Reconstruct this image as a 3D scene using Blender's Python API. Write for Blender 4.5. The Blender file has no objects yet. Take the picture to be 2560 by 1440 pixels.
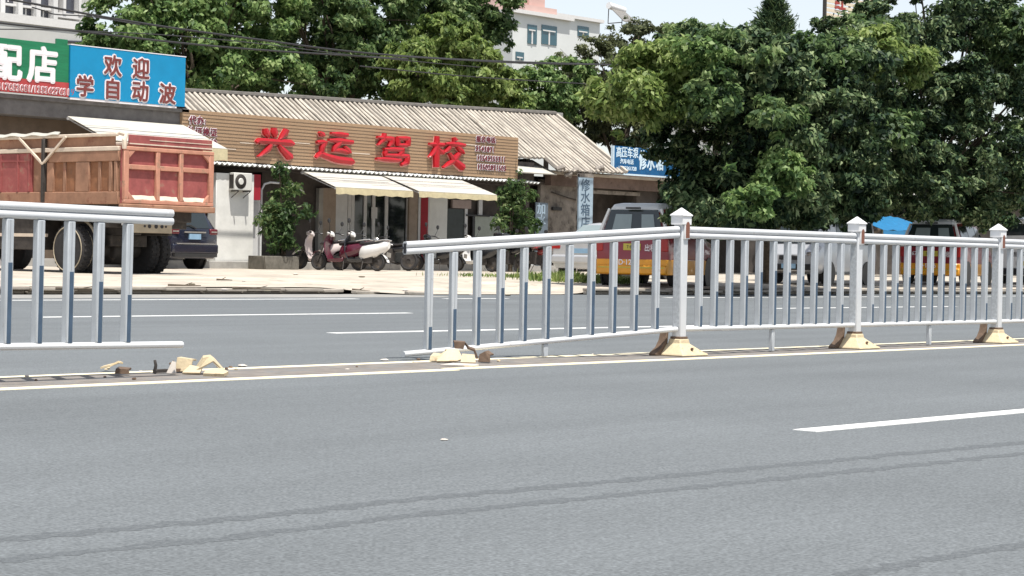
import bpy, math, random
import numpy as np
from mathutils import Vector, Matrix, Euler
R = math.radians
SC = bpy.context.scene
COL = SC.collection

# ------------------------------------------------------------------ camera
# X runs along the road (to the right, away), Y across it, eye 0.79 m up
FPX, EYE = 5000.0, 0.79
TH, PIT, RHO = math.atan2(4490, FPX), math.atan2(81, FPX), R(1.1)
vF = Vector((math.cos(TH)*math.cos(PIT), math.sin(TH)*math.cos(PIT), -math.sin(PIT)))
vR0 = Vector((math.sin(TH), -math.cos(TH), 0)); vU0 = vR0.cross(vF)
vR = vR0*math.cos(RHO)+vU0*math.sin(RHO); vU = vU0*math.cos(RHO)-vR0*math.sin(RHO)
vC = Vector((0, 0, EYE))
cd = bpy.data.cameras.new('camera'); cam = bpy.data.objects.new('camera', cd); COL.objects.link(cam)
cd.sensor_width = 36; cd.lens = 36*FPX/2560; cd.clip_start = .1; cd.clip_end = 3000
m = Matrix((vR, vU, -vF)).transposed().to_4x4(); m.translation = vC
cam.matrix_world = m; SC.camera = cam

# ------------------------------------------------------------------ light
SUN_EL, SUN_AZ = 70.0, -112.0
S = Vector((math.cos(R(SUN_AZ))*math.cos(R(SUN_EL)), math.sin(R(SUN_AZ))*math.cos(R(SUN_EL)), math.sin(R(SUN_EL))))
sl = bpy.data.lights.new('sun', 'SUN'); sl.energy = 4.9; sl.angle = R(.5); sl.color = (1, .955, .88)
so = bpy.data.objects.new('sun', sl); COL.objects.link(so); so.rotation_euler = S.to_track_quat('Z', 'Y').to_euler()
W = bpy.data.worlds.new('World'); SC.world = W; W.use_nodes = True
nt = W.node_tree; bg = nt.nodes['Background']; sk = nt.nodes.new('ShaderNodeTexSky')
sk.sky_type = 'NISHITA'; sk.sun_disc = False; sk.sun_elevation = R(SUN_EL); sk.sun_rotation = math.atan2(S.x, S.y)
sk.air_density = 1.0; sk.dust_density = 0.8; sk.ozone_density = 1.0
hs = nt.nodes.new('ShaderNodeHueSaturation'); hs.inputs['Saturation'].default_value = .42   # hazy, whitish summer air
nt.links.new(sk.outputs[0], hs.inputs['Color']); nt.links.new(hs.outputs[0], bg.inputs[0]); bg.inputs[1].default_value = .135
SC.view_settings.view_transform = 'Standard'; SC.view_settings.look = 'None'
SC.view_settings.exposure = .38; SC.view_settings.gamma = 1
SC.render.engine = 'CYCLES'
SC.cycles.max_bounces = 6; SC.cycles.transparent_max_bounces = 8

# ------------------------------------------------------------------ pixel (2560x1440) to world, used only to measure
def ray(px, py): return vF+vR*((px-1280)/FPX)-vU*((py-720)/FPX)
def PG(px, py, h=0.0):
    r = ray(px, py); return vC+r*((h-EYE)/r.z)
def PY(px, py, Y):
    r = ray(px, py); return vC+r*(Y/r.y)
def PX(px, py, X):
    r = ray(px, py); return vC+r*(X/r.x)
def PZ(px, py, Z): return vC+ray(px, py)*Z
def GX(px, Y, py=660): return PY(px, py, Y).x

# ------------------------------------------------------------------ materials
def mat(name, col, rough=.6, metal=0.0, var=.12, scale=6.0, bump=0.0, bscale=None, col2=None, spots=None, spec=None, stretch=(1, 1, 1), coat=0.0):
    M = bpy.data.materials.new(name); M.use_nodes = True
    n, l = M.node_tree.nodes, M.node_tree.links
    b = n['Principled BSDF']; b.inputs['Roughness'].default_value = rough; b.inputs['Metallic'].default_value = metal
    if spec is not None: b.inputs['Specular IOR Level'].default_value = spec
    if coat: b.inputs['Coat Weight'].default_value = coat
    c = tuple(col)
    tc = n.new('ShaderNodeTexCoord'); mp = n.new('ShaderNodeMapping'); mp.inputs['Scale'].default_value = stretch
    l.new(tc.outputs['Object'], mp.inputs['Vector'])
    nz = n.new('ShaderNodeTexNoise'); nz.inputs['Scale'].default_value = scale; nz.inputs['Detail'].default_value = 5; nz.inputs['Roughness'].default_value = .65
    l.new(mp.outputs[0], nz.inputs['Vector'])
    rp = n.new('ShaderNodeValToRGB'); l.new(nz.outputs['Fac'], rp.inputs['Fac'])
    rp.color_ramp.elements[0].position = .3; rp.color_ramp.elements[1].position = .7
    a = tuple(x*(1-var) for x in c); d = tuple(min(1, x*(1+var)) for x in c) if col2 is None else tuple(col2)
    rp.color_ramp.elements[0].color = a+(1,); rp.color_ramp.elements[1].color = d+(1,)
    out = rp.outputs[0]
    if spots:      # (colour, scale, threshold): grime patches
        sc_, sscale, th = spots
        n2 = n.new('ShaderNodeTexNoise'); n2.inputs['Scale'].default_value = sscale; n2.inputs['Detail'].default_value = 6; n2.inputs['Roughness'].default_value = .7
        l.new(mp.outputs[0], n2.inputs['Vector'])
        r2 = n.new('ShaderNodeValToRGB'); r2.color_ramp.elements[0].position = th; r2.color_ramp.elements[1].position = min(1, th+.12)
        l.new(n2.outputs['Fac'], r2.inputs['Fac'])
        mx = n.new('ShaderNodeMix'); mx.data_type = 'RGBA'
        l.new(r2.outputs[0], mx.inputs['Factor']); l.new(out, mx.inputs['A']); mx.inputs['B'].default_value = tuple(sc_)+(1,)
        out = mx.outputs['Result']
    l.new(out, b.inputs['Base Color'])
    if bump:
        n3 = n.new('ShaderNodeTexNoise'); n3.inputs['Scale'].default_value = bscale or scale*4; n3.inputs['Detail'].default_value = 4
        l.new(mp.outputs[0], n3.inputs['Vector'])
        bp = n.new('ShaderNodeBump'); bp.inputs['Strength'].default_value = bump; bp.inputs['Distance'].default_value = .02
        l.new(n3.outputs['Fac'], bp.inputs['Height']); l.new(bp.outputs[0], b.inputs['Normal'])
    return M

def glass_mat(name, col, rough=.06):
    return mat(name, col, rough, var=.05, spec=.8)

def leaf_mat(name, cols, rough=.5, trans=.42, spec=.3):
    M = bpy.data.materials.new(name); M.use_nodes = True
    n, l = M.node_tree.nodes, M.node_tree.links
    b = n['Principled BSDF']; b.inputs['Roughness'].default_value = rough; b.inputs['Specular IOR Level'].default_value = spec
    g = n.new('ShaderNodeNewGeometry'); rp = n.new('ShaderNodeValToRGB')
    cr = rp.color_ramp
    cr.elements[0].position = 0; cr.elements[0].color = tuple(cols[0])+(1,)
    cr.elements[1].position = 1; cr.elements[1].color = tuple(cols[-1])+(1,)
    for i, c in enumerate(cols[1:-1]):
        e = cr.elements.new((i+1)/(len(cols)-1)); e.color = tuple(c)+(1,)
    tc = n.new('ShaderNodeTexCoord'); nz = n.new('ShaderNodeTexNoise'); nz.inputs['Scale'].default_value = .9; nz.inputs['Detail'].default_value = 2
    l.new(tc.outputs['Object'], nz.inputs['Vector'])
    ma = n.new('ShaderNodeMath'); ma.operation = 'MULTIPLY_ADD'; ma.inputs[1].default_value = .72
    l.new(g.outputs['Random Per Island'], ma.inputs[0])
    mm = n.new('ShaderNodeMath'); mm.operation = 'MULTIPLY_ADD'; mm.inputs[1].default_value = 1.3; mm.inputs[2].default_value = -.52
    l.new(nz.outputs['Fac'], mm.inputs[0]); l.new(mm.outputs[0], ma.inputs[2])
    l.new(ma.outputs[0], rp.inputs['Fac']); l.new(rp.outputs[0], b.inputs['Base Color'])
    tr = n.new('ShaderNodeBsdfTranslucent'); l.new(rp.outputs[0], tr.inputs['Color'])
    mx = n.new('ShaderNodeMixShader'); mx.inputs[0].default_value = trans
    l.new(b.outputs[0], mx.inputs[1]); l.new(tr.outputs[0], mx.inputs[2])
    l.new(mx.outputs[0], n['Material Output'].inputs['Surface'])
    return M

# ------------------------------------------------------------------ mesh builder
class MB:
    def __init__(s): s.v = []; s.f = []
    def add(s, vs, fs):
        o = len(s.v); s.v += [tuple(x) for x in vs]; s.f += [tuple(i+o for i in q) for q in fs]; return s
    def box(s, c, d, rot=None):
        hx, hy, hz = d[0]/2, d[1]/2, d[2]/2
        vs = [Vector((x, y, z)) for x in (-hx, hx) for y in (-hy, hy) for z in (-hz, hz)]
        if rot is not None:
            q = rot if isinstance(rot, Matrix) else Euler(rot).to_matrix()
            vs = [q @ v for v in vs]
        c = Vector(c)
        return s.add([v+c for v in vs], [(0, 1, 3, 2), (4, 6, 7, 5), (0, 4, 5, 1), (2, 3, 7, 6), (0, 2, 6, 4), (1, 5, 7, 3)])
    def b2(s, a, b):
        return s.box([(a[i]+b[i])/2 for i in range(3)], [abs(b[i]-a[i]) for i in range(3)])
    def bar(s, a, b, w, h=None):
        a, b = Vector(a), Vector(b); d = b-a
        q = d.to_track_quat('X', 'Z').to_matrix()
        return s.box((a+b)/2, (d.length, w, h or w), q)
    def tube(s, pts, rad, seg=8, cap=True):
        pts = [Vector(p) for p in pts]; n = len(pts)
        if not hasattr(rad, '__len__'): rad = [rad]*n
        vs, fs = [], []
        t0 = (pts[1]-pts[0]).normalized(); up = Vector((0, 0, 1)) if abs(t0.z) < .9 else Vector((1, 0, 0))
        u = t0.cross(up).normalized()
        for i, p in enumerate(pts):
            t = (pts[min(i+1, n-1)]-pts[max(i-1, 0)]).normalized()
            u = (u-t*u.dot(t)).normalized(); w = t.cross(u)
            for k in range(seg):
                a = 2*math.pi*k/seg; vs.append(p+(u*math.cos(a)+w*math.sin(a))*rad[i])
        for i in range(n-1):
            for k in range(seg):
                k2 = (k+1) % seg; fs.append((i*seg+k, i*seg+k2, (i+1)*seg+k2, (i+1)*seg+k))
        if cap: fs.append(tuple(range(seg-1, -1, -1))); fs.append(tuple((n-1)*seg+k for k in range(seg)))
        return s.add(vs, fs)
    def lathe(s, prof, c=(0, 0, 0), axis='Y', seg=24):      # prof: (axial, radius)
        vs, fs = [], []; n = len(prof); c = Vector(c)
        for h, r in prof:
            for k in range(seg):
                a = 2*math.pi*k/seg; x, y = r*math.cos(a), r*math.sin(a)
                vs.append(c+Vector({'Y': (x, h, y), 'Z': (x, y, h), 'X': (h, x, y)}[axis]))
        for i in range(n-1):
            for k in range(seg):
                k2 = (k+1) % seg; fs.append((i*seg+k, i*seg+k2, (i+1)*seg+k2, (i+1)*seg+k))
        fs.append(tuple(range(seg-1, -1, -1))); fs.append(tuple((n-1)*seg+k for k in range(seg)))
        return s.add(vs, fs)
    def loft(s, rings, cap=True, close=True):
        n = len(rings[0]); vs = [p for r in rings for p in r]; fs = []
        for i in range(len(rings)-1):
            for k in range(n if close else n-1):
                k2 = (k+1) % n; fs.append((i*n+k, i*n+k2, (i+1)*n+k2, (i+1)*n+k))
        if cap: fs.append(tuple(range(n-1, -1, -1))); fs.append(tuple((len(rings)-1)*n+k for k in range(n)))
        return s.add(vs, fs)
    def prism(s, poly, d):      # poly of 3d points, extruded by vector d
        d = Vector(d); a = [Vector(p) for p in poly]; return s.loft([a, [p+d for p in a]])
    def sheet(s, a, b, c, d, nu=1, nv=1, th=0.0, fn=None):      # a-b top edge, d-c bottom edge
        a, b, c, d = map(Vector, (a, b, c, d)); vs, fs = [], []
        nrm = (b-a).cross(d-a).normalized()
        lay = [0] if not th else [0, -th]
        for t in lay:
            for j in range(nv+1):
                for i in range(nu+1):
                    u, v = i/nu, j/nv
                    p = a.lerp(b, u).lerp(d.lerp(c, u), v)
                    if fn: p = p+nrm*fn(u, v)
                    vs.append(p+nrm*t)
        N = (nu+1)*(nv+1)
        for q in range(len(lay)):
            for j in range(nv):
                for i in range(nu):
                    k = q*N+j*(nu+1)+i; f = (k, k+1, k+nu+2, k+nu+1)
                    fs.append(f if q == 0 else f[::-1])
        if th:
            ed = [i for i in range(nu+1)]+[j*(nu+1)+nu for j in range(1, nv+1)]+[nv*(nu+1)+i for i in range(nu-1, -1, -1)]+[j*(nu+1) for j in range(nv-1, 0, -1)]
            for i in range(len(ed)):
                p, q = ed[i], ed[(i+1) % len(ed)]; fs.append((p, p+N, q+N, q))
        return s.add(vs, fs)
    def build(s, name, material, parent=None, bevel=0.0, smooth=40, seg=1):
        me = bpy.data.meshes.new(name); me.from_pydata(s.v, [], s.f); me.validate()
        me.materials.append(material)
        o = bpy.data.objects.new(name, me); COL.objects.link(o)
        if smooth: me.shade_smooth(); me.set_sharp_from_angle(angle=R(smooth))
        if bevel:
            b = o.modifiers.new('bevel', 'BEVEL'); b.width = bevel; b.segments = seg; b.limit_method = 'ANGLE'; b.angle_limit = R(40)
        if parent: o.parent = parent
        return o

def tag(o, label=None, cat=None, group=None, kind=None):
    if label: o['label'] = label
    if cat: o['category'] = cat
    if group: o['group'] = group
    if kind: o['kind'] = kind
    return o
def thing(name, label, cat, loc=(0, 0, 0), rz=0.0, group=None, rot=None):
    o = bpy.data.objects.new(name, None); COL.objects.link(o); o.location = loc; o.rotation_euler = rot or (0, 0, rz)
    o.empty_display_size = .2
    return tag(o, label, cat, group)
def copy_tree(o, parent=None):
    c = o.copy(); COL.objects.link(c)
    if parent: c.parent = parent
    for ch in list(o.children): copy_tree(ch, c)
    return c

def text(name, body, material, parent, x, z, y, size, sx=1.0, extrude=.01, offset=0.0, align='CENTER', mtx=None, spacing=1.0, slant=0.0, line=1.0):
    """flat lettering standing on a plane that faces -Y, centred on (x, z)"""
    c = bpy.data.curves.new(name, 'FONT'); c.body = body; c.size = size; c.extrude = extrude; c.offset = min(0, offset)*size
    c.align_x = align; c.align_y = 'CENTER'; c.space_character = spacing; c.shear = slant; c.resolution_u = 3; c.space_line = line
    o = bpy.data.objects.new(name, c); COL.objects.link(o)
    bpy.context.view_layer.update()
    me = bpy.data.meshes.new_from_object(o.evaluated_get(bpy.context.evaluated_depsgraph_get()))
    bpy.data.objects.remove(o); bpy.data.curves.remove(c)
    co = np.empty(len(me.vertices)*3, dtype=np.float32); me.vertices.foreach_get('co', co); co = co.reshape(-1, 3)
    if align == 'CENTER' and len(co): co[:, 1] -= (co[:, 1].max()+co[:, 1].min())/2
    co[:, 0] *= sx
    if mtx is None: w = np.stack([co[:, 0]+x, y-co[:, 2], co[:, 1]+z], 1)
    else:
        A = np.array(mtx); w = co @ A[:3, :3].T+A[:3, 3]
    if offset > 0:      # heavier strokes: shifted copies, each a hair in front of the last
        u_, v_, n_ = (np.array((1, 0, 0)), np.array((0, 0, 1)), np.array((0, -1, 0))) if mtx is None else (A[:3, 0], A[:3, 1], A[:3, 2])
        F = [tuple(p.vertices) for p in me.polygons]; n = len(w); vs, fs = [w], list(F)
        K = 8
        for k in range(K):
            a = 2*math.pi*k/K; vs.append(w+(u_*math.cos(a)+v_*math.sin(a))*offset*size-n_*.0007*(k+1)); fs += [tuple(i+n*(k+1) for i in f) for f in F]
        me = bpy.data.meshes.new(name); me.from_pydata(np.concatenate(vs).tolist(), [], fs)
    else:
        me.vertices.foreach_set('co', w.astype(np.float32).ravel()); me.update()
    me.materials.clear(); me.materials.append(material)
    o = bpy.data.objects.new(name, me); COL.objects.link(o)
    if parent: o.parent = parent
    return o

# ------------------------------------------------------------------ palette
M = {}
def asphalt_mat(name, col):
    M_ = bpy.data.materials.new(name); M_.use_nodes = True; n, l = M_.node_tree.nodes, M_.node_tree.links
    b = n['Principled BSDF']; b.inputs['Roughness'].default_value = .86; b.inputs['Specular IOR Level'].default_value = .35
    tc = n.new('ShaderNodeTexCoord'); val = None
    for stretch, scale, det, amp in (((1, 1, 1), 75, 2, 1.5), ((1, 1, 1), 19, 3, .5), ((.05, 1.1, 1), 1.3, 3, .42), ((1, 1, 1), .45, 5, .38)):
        mp = n.new('ShaderNodeMapping'); mp.inputs['Scale'].default_value = stretch; l.new(tc.outputs['Object'], mp.inputs['Vector'])
        z = n.new('ShaderNodeTexNoise'); z.inputs['Scale'].default_value = scale; z.inputs['Detail'].default_value = det; l.new(mp.outputs[0], z.inputs['Vector'])
        a = n.new('ShaderNodeMath'); a.operation = 'MULTIPLY_ADD'; a.inputs[1].default_value = amp; a.inputs[2].default_value = 1-amp*.5
        l.new(z.outputs['Fac'], a.inputs[0])
        if val is None: val = a.outputs[0]
        else:
            m_ = n.new('ShaderNodeMath'); m_.operation = 'MULTIPLY'; l.new(val, m_.inputs[0]); l.new(a.outputs[0], m_.inputs[1]); val = m_.outputs[0]
    mx = n.new('ShaderNodeVectorMath'); mx.operation = 'SCALE'; mx.inputs[0].default_value = col; l.new(val, mx.inputs['Scale']); l.new(mx.outputs[0], b.inputs['Base Color'])
    return M_
M['asphalt'] = asphalt_mat('asphalt', (.130, .142, .150))
M['paint_white'] = mat('road_paint_white', (.78, .78, .76), .7, var=.1, scale=9, spots=((.35, .36, .36), 14, .57))
M['paint_yellow'] = mat('road_paint_yellow', (.86, .77, .55), .7, var=.08, scale=7, spots=((.42, .37, .28), 11, .62))
M['tar'] = mat('tar_seal', (.088, .097, .104), .85, var=.4, scale=70, spots=((.128, .14, .148), 48, .50))
M['yard'] = mat('sun_bleached_concrete', (.45, .40, .335), .9, var=.3, scale=.9, bump=.5, bscale=14, spots=((.235, .20, .16), 2.3, .57), stretch=(.7, 1, 1))
M['kerbm'] = mat('kerb_stone', (.30, .27, .23), .85, var=.25, scale=4, bump=.3)
M['median_dirt'] = mat('median_dirt', (.185, .165, .148), .9, var=.3, scale=6, spots=((.165, .168, .17), 5, .5))
M['dust'] = mat('dusty_gutter', (.27, .265, .25), .9, var=.2, scale=2.5, spots=((.36, .33, .28), 2, .55))
M['soil'] = mat('bare_ground', (.17, .15, .11), .95, var=.3, scale=.6)
M['alu'] = mat('pale_grey_enamel', (.43, .455, .48), .38, var=.08, scale=5, spots=((.30, .285, .265), 11, .61), spec=.6)
M['alu_rail'] = mat('white_enamel_rail', (.58, .59, .605), .32, var=.06, scale=3, spots=((.40, .36, .32), 9, .64), spec=.6)
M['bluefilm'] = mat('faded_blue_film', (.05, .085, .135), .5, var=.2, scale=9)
M['bore'] = mat('dark_tube_bore', (.03, .03, .035), .8)  # near-black paints the shade inside tube ends and holes, none hollow
M['redrefl'] = mat('faded_red_reflector', (.20, .075, .045), .4, var=.15, scale=20)
M['capw'] = mat('white_plastic_cap', (.74, .735, .735), .45, var=.05, scale=8, spots=((.5, .47, .43), 14, .68))
M['basey'] = mat('cream_cast_base', (.56, .46, .30), .6, var=.14, scale=12, spots=((.34, .23, .13), 10, .56), bump=.2)
M['rust'] = mat('rusty_steel', (.125, .082, .055), .85, var=.4, scale=14)
M['rubber'] = mat('tyre_rubber', (.022, .021, .022), .8, var=.3, scale=14, spots=((.09, .075, .06), 9, .6))
M['steel'] = mat('dusty_steel', (.36, .34, .31), .45, metal=.6, var=.2, scale=9)
M['chrome'] = mat('bright_metal', (.62, .62, .62), .22, metal=.9, var=.1)
M['blackp'] = mat('black_plastic', (.02, .02, .022), .45, var=.3, scale=9)
M['darkm'] = mat('dark_greasy_metal', (.04, .034, .03), .7, var=.5, scale=6, spots=((.13, .1, .07), 7, .6))
M['wood'] = mat('brown_slat_board', (.36, .24, .145), .7, var=.16, scale=5, stretch=(.35, 1, 9), spots=((.25, .175, .112), 2, .6))
M['redletter'] = mat('red_acrylic', (.44, .010, .018), .28, var=.1, scale=6, spec=.6)
M['pinkedge'] = mat('pink_letter_edge', (.72, .36, .33), .4, var=.05)
M['whitel'] = mat('white_letter', (.80, .76, .78), .5, var=.04)
M['maroonl'] = mat('dark_red_letter', (.17, .02, .035), .4, var=.08)
M['brickl'] = mat('brick_red_letter', (.19, .045, .04), .5, var=.08)
M['green'] = mat('green_sign_sheet', (.012, .17, .075), .45, var=.22, scale=3, stretch=(.5, 1, 5))
M['redstrip'] = mat('red_sign_sheet', (.40, .05, .05), .5, var=.12, scale=3)
M['blue'] = mat('blue_sign_sheet', (.003, .235, .46), .45, var=.08, scale=2)
M['bluedk'] = mat('weathered_blue_sheet', (.012, .10, .25), .5, var=.2, scale=5)
M['pearl'] = mat('white_blue_letter', (.60, .74, .84), .5, var=.08)
M['vsign'] = mat('bleached_blue_board', (.30, .39, .47), .6, var=.12, scale=5)
M['vletter'] = mat('slate_letter', (.06, .10, .15), .5)
M['tile'] = mat('old_asbestos_roof', (.45, .405, .345), .9, var=.25, scale=2.2, spots=((.24, .2, .16), 2.6, .6), bump=.3)
M['pan'] = mat('dark_pan_tiles', (.13, .115, .10), .9, var=.3, scale=3)  # dark tone paints in the valley shade between the cover tiles
M['ridge'] = mat('dark_ridge_mortar', (.12, .11, .10), .9, var=.3, scale=5)
M['whitewall'] = mat('whitewashed_wall', (.74, .735, .70), .85, var=.1, scale=2, spots=((.5, .47, .42), 1.6, .66))
M['tanwall'] = mat('tan_tiled_pillar', (.34, .27, .215), .7, var=.14, scale=6)
M['darkwall'] = mat('sooty_wall', (.075, .064, .058), .9, var=.4, scale=2)  # near-black colour paints in the shade of shop interiors and bays
M['oldwall'] = mat('peeling_plaster', (.24, .215, .19), .9, var=.35, scale=3, spots=((.05, .042, .038), 1.6, .53))
M['brownwall'] = mat('brown_painted_wall', (.13, .095, .068), .85, var=.25, scale=2)
M['lintelm'] = mat('dark_weathered_lintel', (.155, .145, .14), .85, var=.25, scale=3, spots=((.09, .085, .08), 2, .6))
M['concrete'] = mat('grey_concrete', (.33, .32, .30), .85, var=.2, scale=3, spots=((.18, .17, .16), 2, .62))
M['fascia'] = mat('rusty_pink_fascia', (.16, .115, .098), .85, var=.25, scale=4, spots=((.08, .055, .045), 3, .6))
M['floor'] = mat('shop_floor', (.2, .19, .18), .6, var=.15)
M['canvas'] = mat('cream_canvas', (.47, .453, .405), .85, var=.06, scale=2, spots=((.6, .56, .46), 1.5, .66))
M['valance'] = mat('yellowed_valance', (.5, .44, .28), .85, var=.12, scale=6)  # yellower than the canopy: shade and light through the cloth painted in
M['frame_w'] = mat('white_door_frame', (.60, .60, .60), .5, var=.08)
M['darkglass'] = glass_mat('dark_door_glass', (.012, .016, .02), .08)
M['darkdoor'] = mat('dark_green_door', (.035, .045, .045), .5, var=.2)
M['redp'] = mat('red_paper_couplet', (.32, .008, .022), .7, var=.1)
M['pinkbox'] = mat('pinkish_panel', (.36, .28, .25), .7, var=.1)
M['greygreen'] = mat('pale_green_panel', (.33, .36, .32), .7, var=.1)
M['slate'] = mat('slate_board', (.10, .13, .16), .6, var=.15)
M['acw'] = mat('cream_metal_case', (.66, .65, .61), .5, var=.05)
M['trk_or'] = mat('orange_truck_paint', (.47, .22, .15), .7, var=.2, scale=3, spots=((.26, .18, .12), 4, .55))
M['trk_red'] = mat('dusty_red_truck_panel', (.29, .075, .07), .75, var=.3, scale=3, spots=((.27, .17, .12), 3, .57))
M['trk_br'] = mat('muddy_truck_side', (.30, .16, .10), .85, var=.25, scale=3, spots=((.18, .06, .04), 2.2, .58))
M['trk_rec'] = mat('rusty_orange_recess', (.24, .105, .05), .8, var=.3, scale=4, spots=((.2, .13, .085), 3, .58))  # recessed panels, darker than the orange frame paint
M['trk_pale'] = mat('bleached_steel_rail', (.62, .52, .42), .7, var=.15, scale=6)
M['trk_tan'] = mat('tan_chassis_plate', (.35, .30, .22), .7, var=.15, scale=5)
M['suvp'] = mat('navy_car_paint', (.009, .011, .025), .22, var=.15, coat=.6)
M['glass'] = glass_mat('car_glass', (.02, .028, .03))
M['glass_lt'] = glass_mat('light_window_glass', (.16, .2, .2), .1)
M['plate_b'] = mat('blue_number_plate', (.22, .36, .5), .4)
M['plate_y'] = mat('yellow_number_plate', (.5, .42, .06), .4)
M['taillight'] = mat('red_tail_lamp', (.35, .02, .02), .2)
M['lamp_dim'] = mat('smoked_red_lamp', (.12, .015, .022), .2)
M['silverp'] = mat('silver_car_paint', (.52, .53, .55), .3, metal=.35, var=.05, coat=.4)
M['whitep'] = mat('white_car_paint', (.75, .75, .74), .3, var=.04, coat=.4)
M['taxi_red'] = mat('maroon_taxi_paint', (.22, .012, .022), .3, var=.1, coat=.5)
M['taxi_or'] = mat('orange_taxi_paint', (.72, .31, .012), .35, var=.08, coat=.4)
M['scoot_pk'] = mat('pearl_pink_plastic', (.60, .52, .50), .25, var=.06, coat=.4)
M['scoot_mr'] = mat('maroon_plastic', (.085, .010, .024), .2, var=.1, coat=.6)
M['scoot_wh'] = mat('white_plastic', (.70, .69, .67), .25, var=.05, coat=.4)
M['scoot_bk'] = mat('black_gloss_plastic', (.018, .019, .022), .25, var=.2, coat=.5)
M['scoot_rd'] = mat('red_gloss_plastic', (.26, .03, .03), .3, var=.1, coat=.4)
M['seat'] = mat('black_vinyl_seat', (.025, .024, .026), .5, var=.2)
M['bark'] = mat('bark', (.09, .07, .05), .95, var=.4, scale=6, bump=.6)
M['cable'] = mat('black_cable', (.025, .025, .028), .6)
M['tarp'] = mat('blue_tarpaulin', (.008, .15, .33), .5, var=.15)
M['aptwall'] = mat('grey_apartment_wall', (.50, .50, .48), .85, var=.08, scale=.5, spots=((.42, .42, .41), .4, .6))
M['aptframe'] = mat('white_apartment_frame', (.66, .65, .64), .8, var=.06)
M['aptwin'] = glass_mat('dim_apartment_window', (.05, .052, .07), .15)
M['housew'] = mat('pale_house_wall', (.62, .64, .63), .85, var=.05, scale=.5)
M['housep'] = mat('pink_tower_wall', (.55, .38, .34), .85, var=.08, scale=.6)
M['housewin'] = glass_mat('teal_house_window', (.035, .10, .13), .15)
M['slatc'] = mat('cream_slats', (.70, .60, .46), .7, var=.06)
M['redch'] = mat('faded_red_character', (.35, .05, .04), .6)
M['planter'] = mat('mossy_planter', (.14, .13, .11), .9, var=.3, scale=5)
M['stone'] = mat('pale_stone_chip', (.55, .5, .45), .9, var=.2, scale=9)

# ------------------------------------------------------------------ ground
def struct(o, kind='structure'): o['kind'] = kind; return o
mb = MB(); mb.sheet((-400, 1500, -.03), (1500, 1500, -.03), (1500, -60, -.03), (-400, -60, -.03)); struct(mb.build('ground', M['soil']))
mb = MB(); mb.sheet((-120, 27.6, 0), (400, 27.6, 0), (400, -8, 0), (-120, -8, 0)); struct(mb.build('road', M['asphalt']))

def smooth(t): t = max(0, min(1, t)); return t*t*(3-2*t)
def kerbY(x): return 27.75-.035*(x-20) if x < 27 else 26.9-.05*(x-27)*.6
def yard_z(x, y):
    k = kerbY(x); e = y-k
    ramp = smooth((x-25.2)/2.2)*(1-smooth((x-31.5)/2.0))
    z = .13+.11*smooth(e/5.5)
    if ramp > 0: z = z*(1-ramp)+ramp*(.24*smooth((e+.2)/6.0)+.008)
    return z
rng = random.Random(5)
mb = MB(); xs = [-25+i*.6 for i in range(60)]+[11+i*.5 for i in range(110)]+[66+i*4 for i in range(30)]
ts = [0, .02, .05, .1, .16, .23, .31, .4, .5, .62, .75, .88, 1]
for x in xs:
    for t in ts:
        y = kerbY(x)+.16+t*(52-kerbY(x)); mb.v.append((x, y, yard_z(x, y)+(rng.random()-.5)*.012*(1 if t > 0 else 0)))
n = len(ts)
for i in range(len(xs)-1):
    for j in range(n-1): mb.f.append((i*n+j, (i+1)*n+j, (i+1)*n+j+1, i*n+j+1))
struct(mb.build('yard', M['yard'], smooth=60))
# kerbs: rows of stones on the road edge, broken at the driveway
def kerb(x0, x1, step, seed):
    r = random.Random(seed); mb = MB(); x = x0
    while x < x1:
        l = min(step, x1-x); a = math.atan2(kerbY(x+l)-kerbY(x), l)
        h = .13+r.uniform(-.012, .012)
        dz = r.uniform(-.02, .0); ra = (r.uniform(-.02, .02), 0, a+r.uniform(-.01, .01)); yo = r.uniform(-.03, .03)
        mb.box((x+l/2, kerbY(x+l/2)+.06+yo, h-.03+dz), (l-.012, .24, .06), ra); mb.box((x+l/2, kerbY(x+l/2)+.13+yo, (h-.065)/2+.002), (l-.012, .10, h-.07)); x += l
    return mb
struct(kerb(-25, 25.9, .9, 1).build('kerb', M['kerbm'], bevel=.015))
struct(kerb(32.2, 90, .9, 2).build('kerb', M['kerbm'], bevel=.015))
mb = MB()
for x, a, l in ((26.5, .1, .7), (27.25, -.15, .5)): mb.box((x, kerbY(x)+.02, .03), (l, .15, .07), (.05, .03, a))
struct(mb.build('kerb', M['kerbm'], bevel=.015))
# gutter dust and markings, 4 mm apart
mb = MB(); mb.sheet((-60, 27.9, .0004), (27, 27.6, .0004), (27, 25.6, .0004), (-60, 26.6, .0004), 1, 1, .0022); struct(mb.build('gutter', M['dust']))
def line(name, pts, w, mk, z=.0005, brk=None):
    mb = MB()
    for (x0, y0), (x1, y1) in zip(pts, pts[1:]):
        n = max(1, int(abs(x1-x0)/1.5))
        mb.sheet((x0, y0+w/2, z), (x1, y1+w/2, z), (x1, y1-w/2, z), (x0, y0-w/2, z), n, 1, .004)
    return struct(mb.build(name, M[mk]))
mb = MB(); mb.sheet((-60, 10.25, .0004), (200, 10.2, .0004), (200, 9.44, .0004), (-60, 9.44, .0004), 1, 1, .0022); struct(mb.build('dirt_strip', M['median_dirt']))
line('lane_marking', [(-60, 9.42), (9.9, 9.42)], .13, 'paint_yellow')
line('lane_marking', [(9.93, 9.50), (200, 9.42)], .13, 'paint_yellow')
line('lane_marking', [(-60, 10.27), (200, 10.21)], .12, 'paint_yellow')
line('lane_marking', [(7.82, 5.18), (13.8, 5.12)], .13, 'paint_white')
line('lane_marking', [(13.3, 14.3), (19.3, 14.15)], .14, 'paint_white')
line('lane_marking', [(28.5, 14.3), (34.5, 14.3)], .14, 'paint_white')
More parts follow.
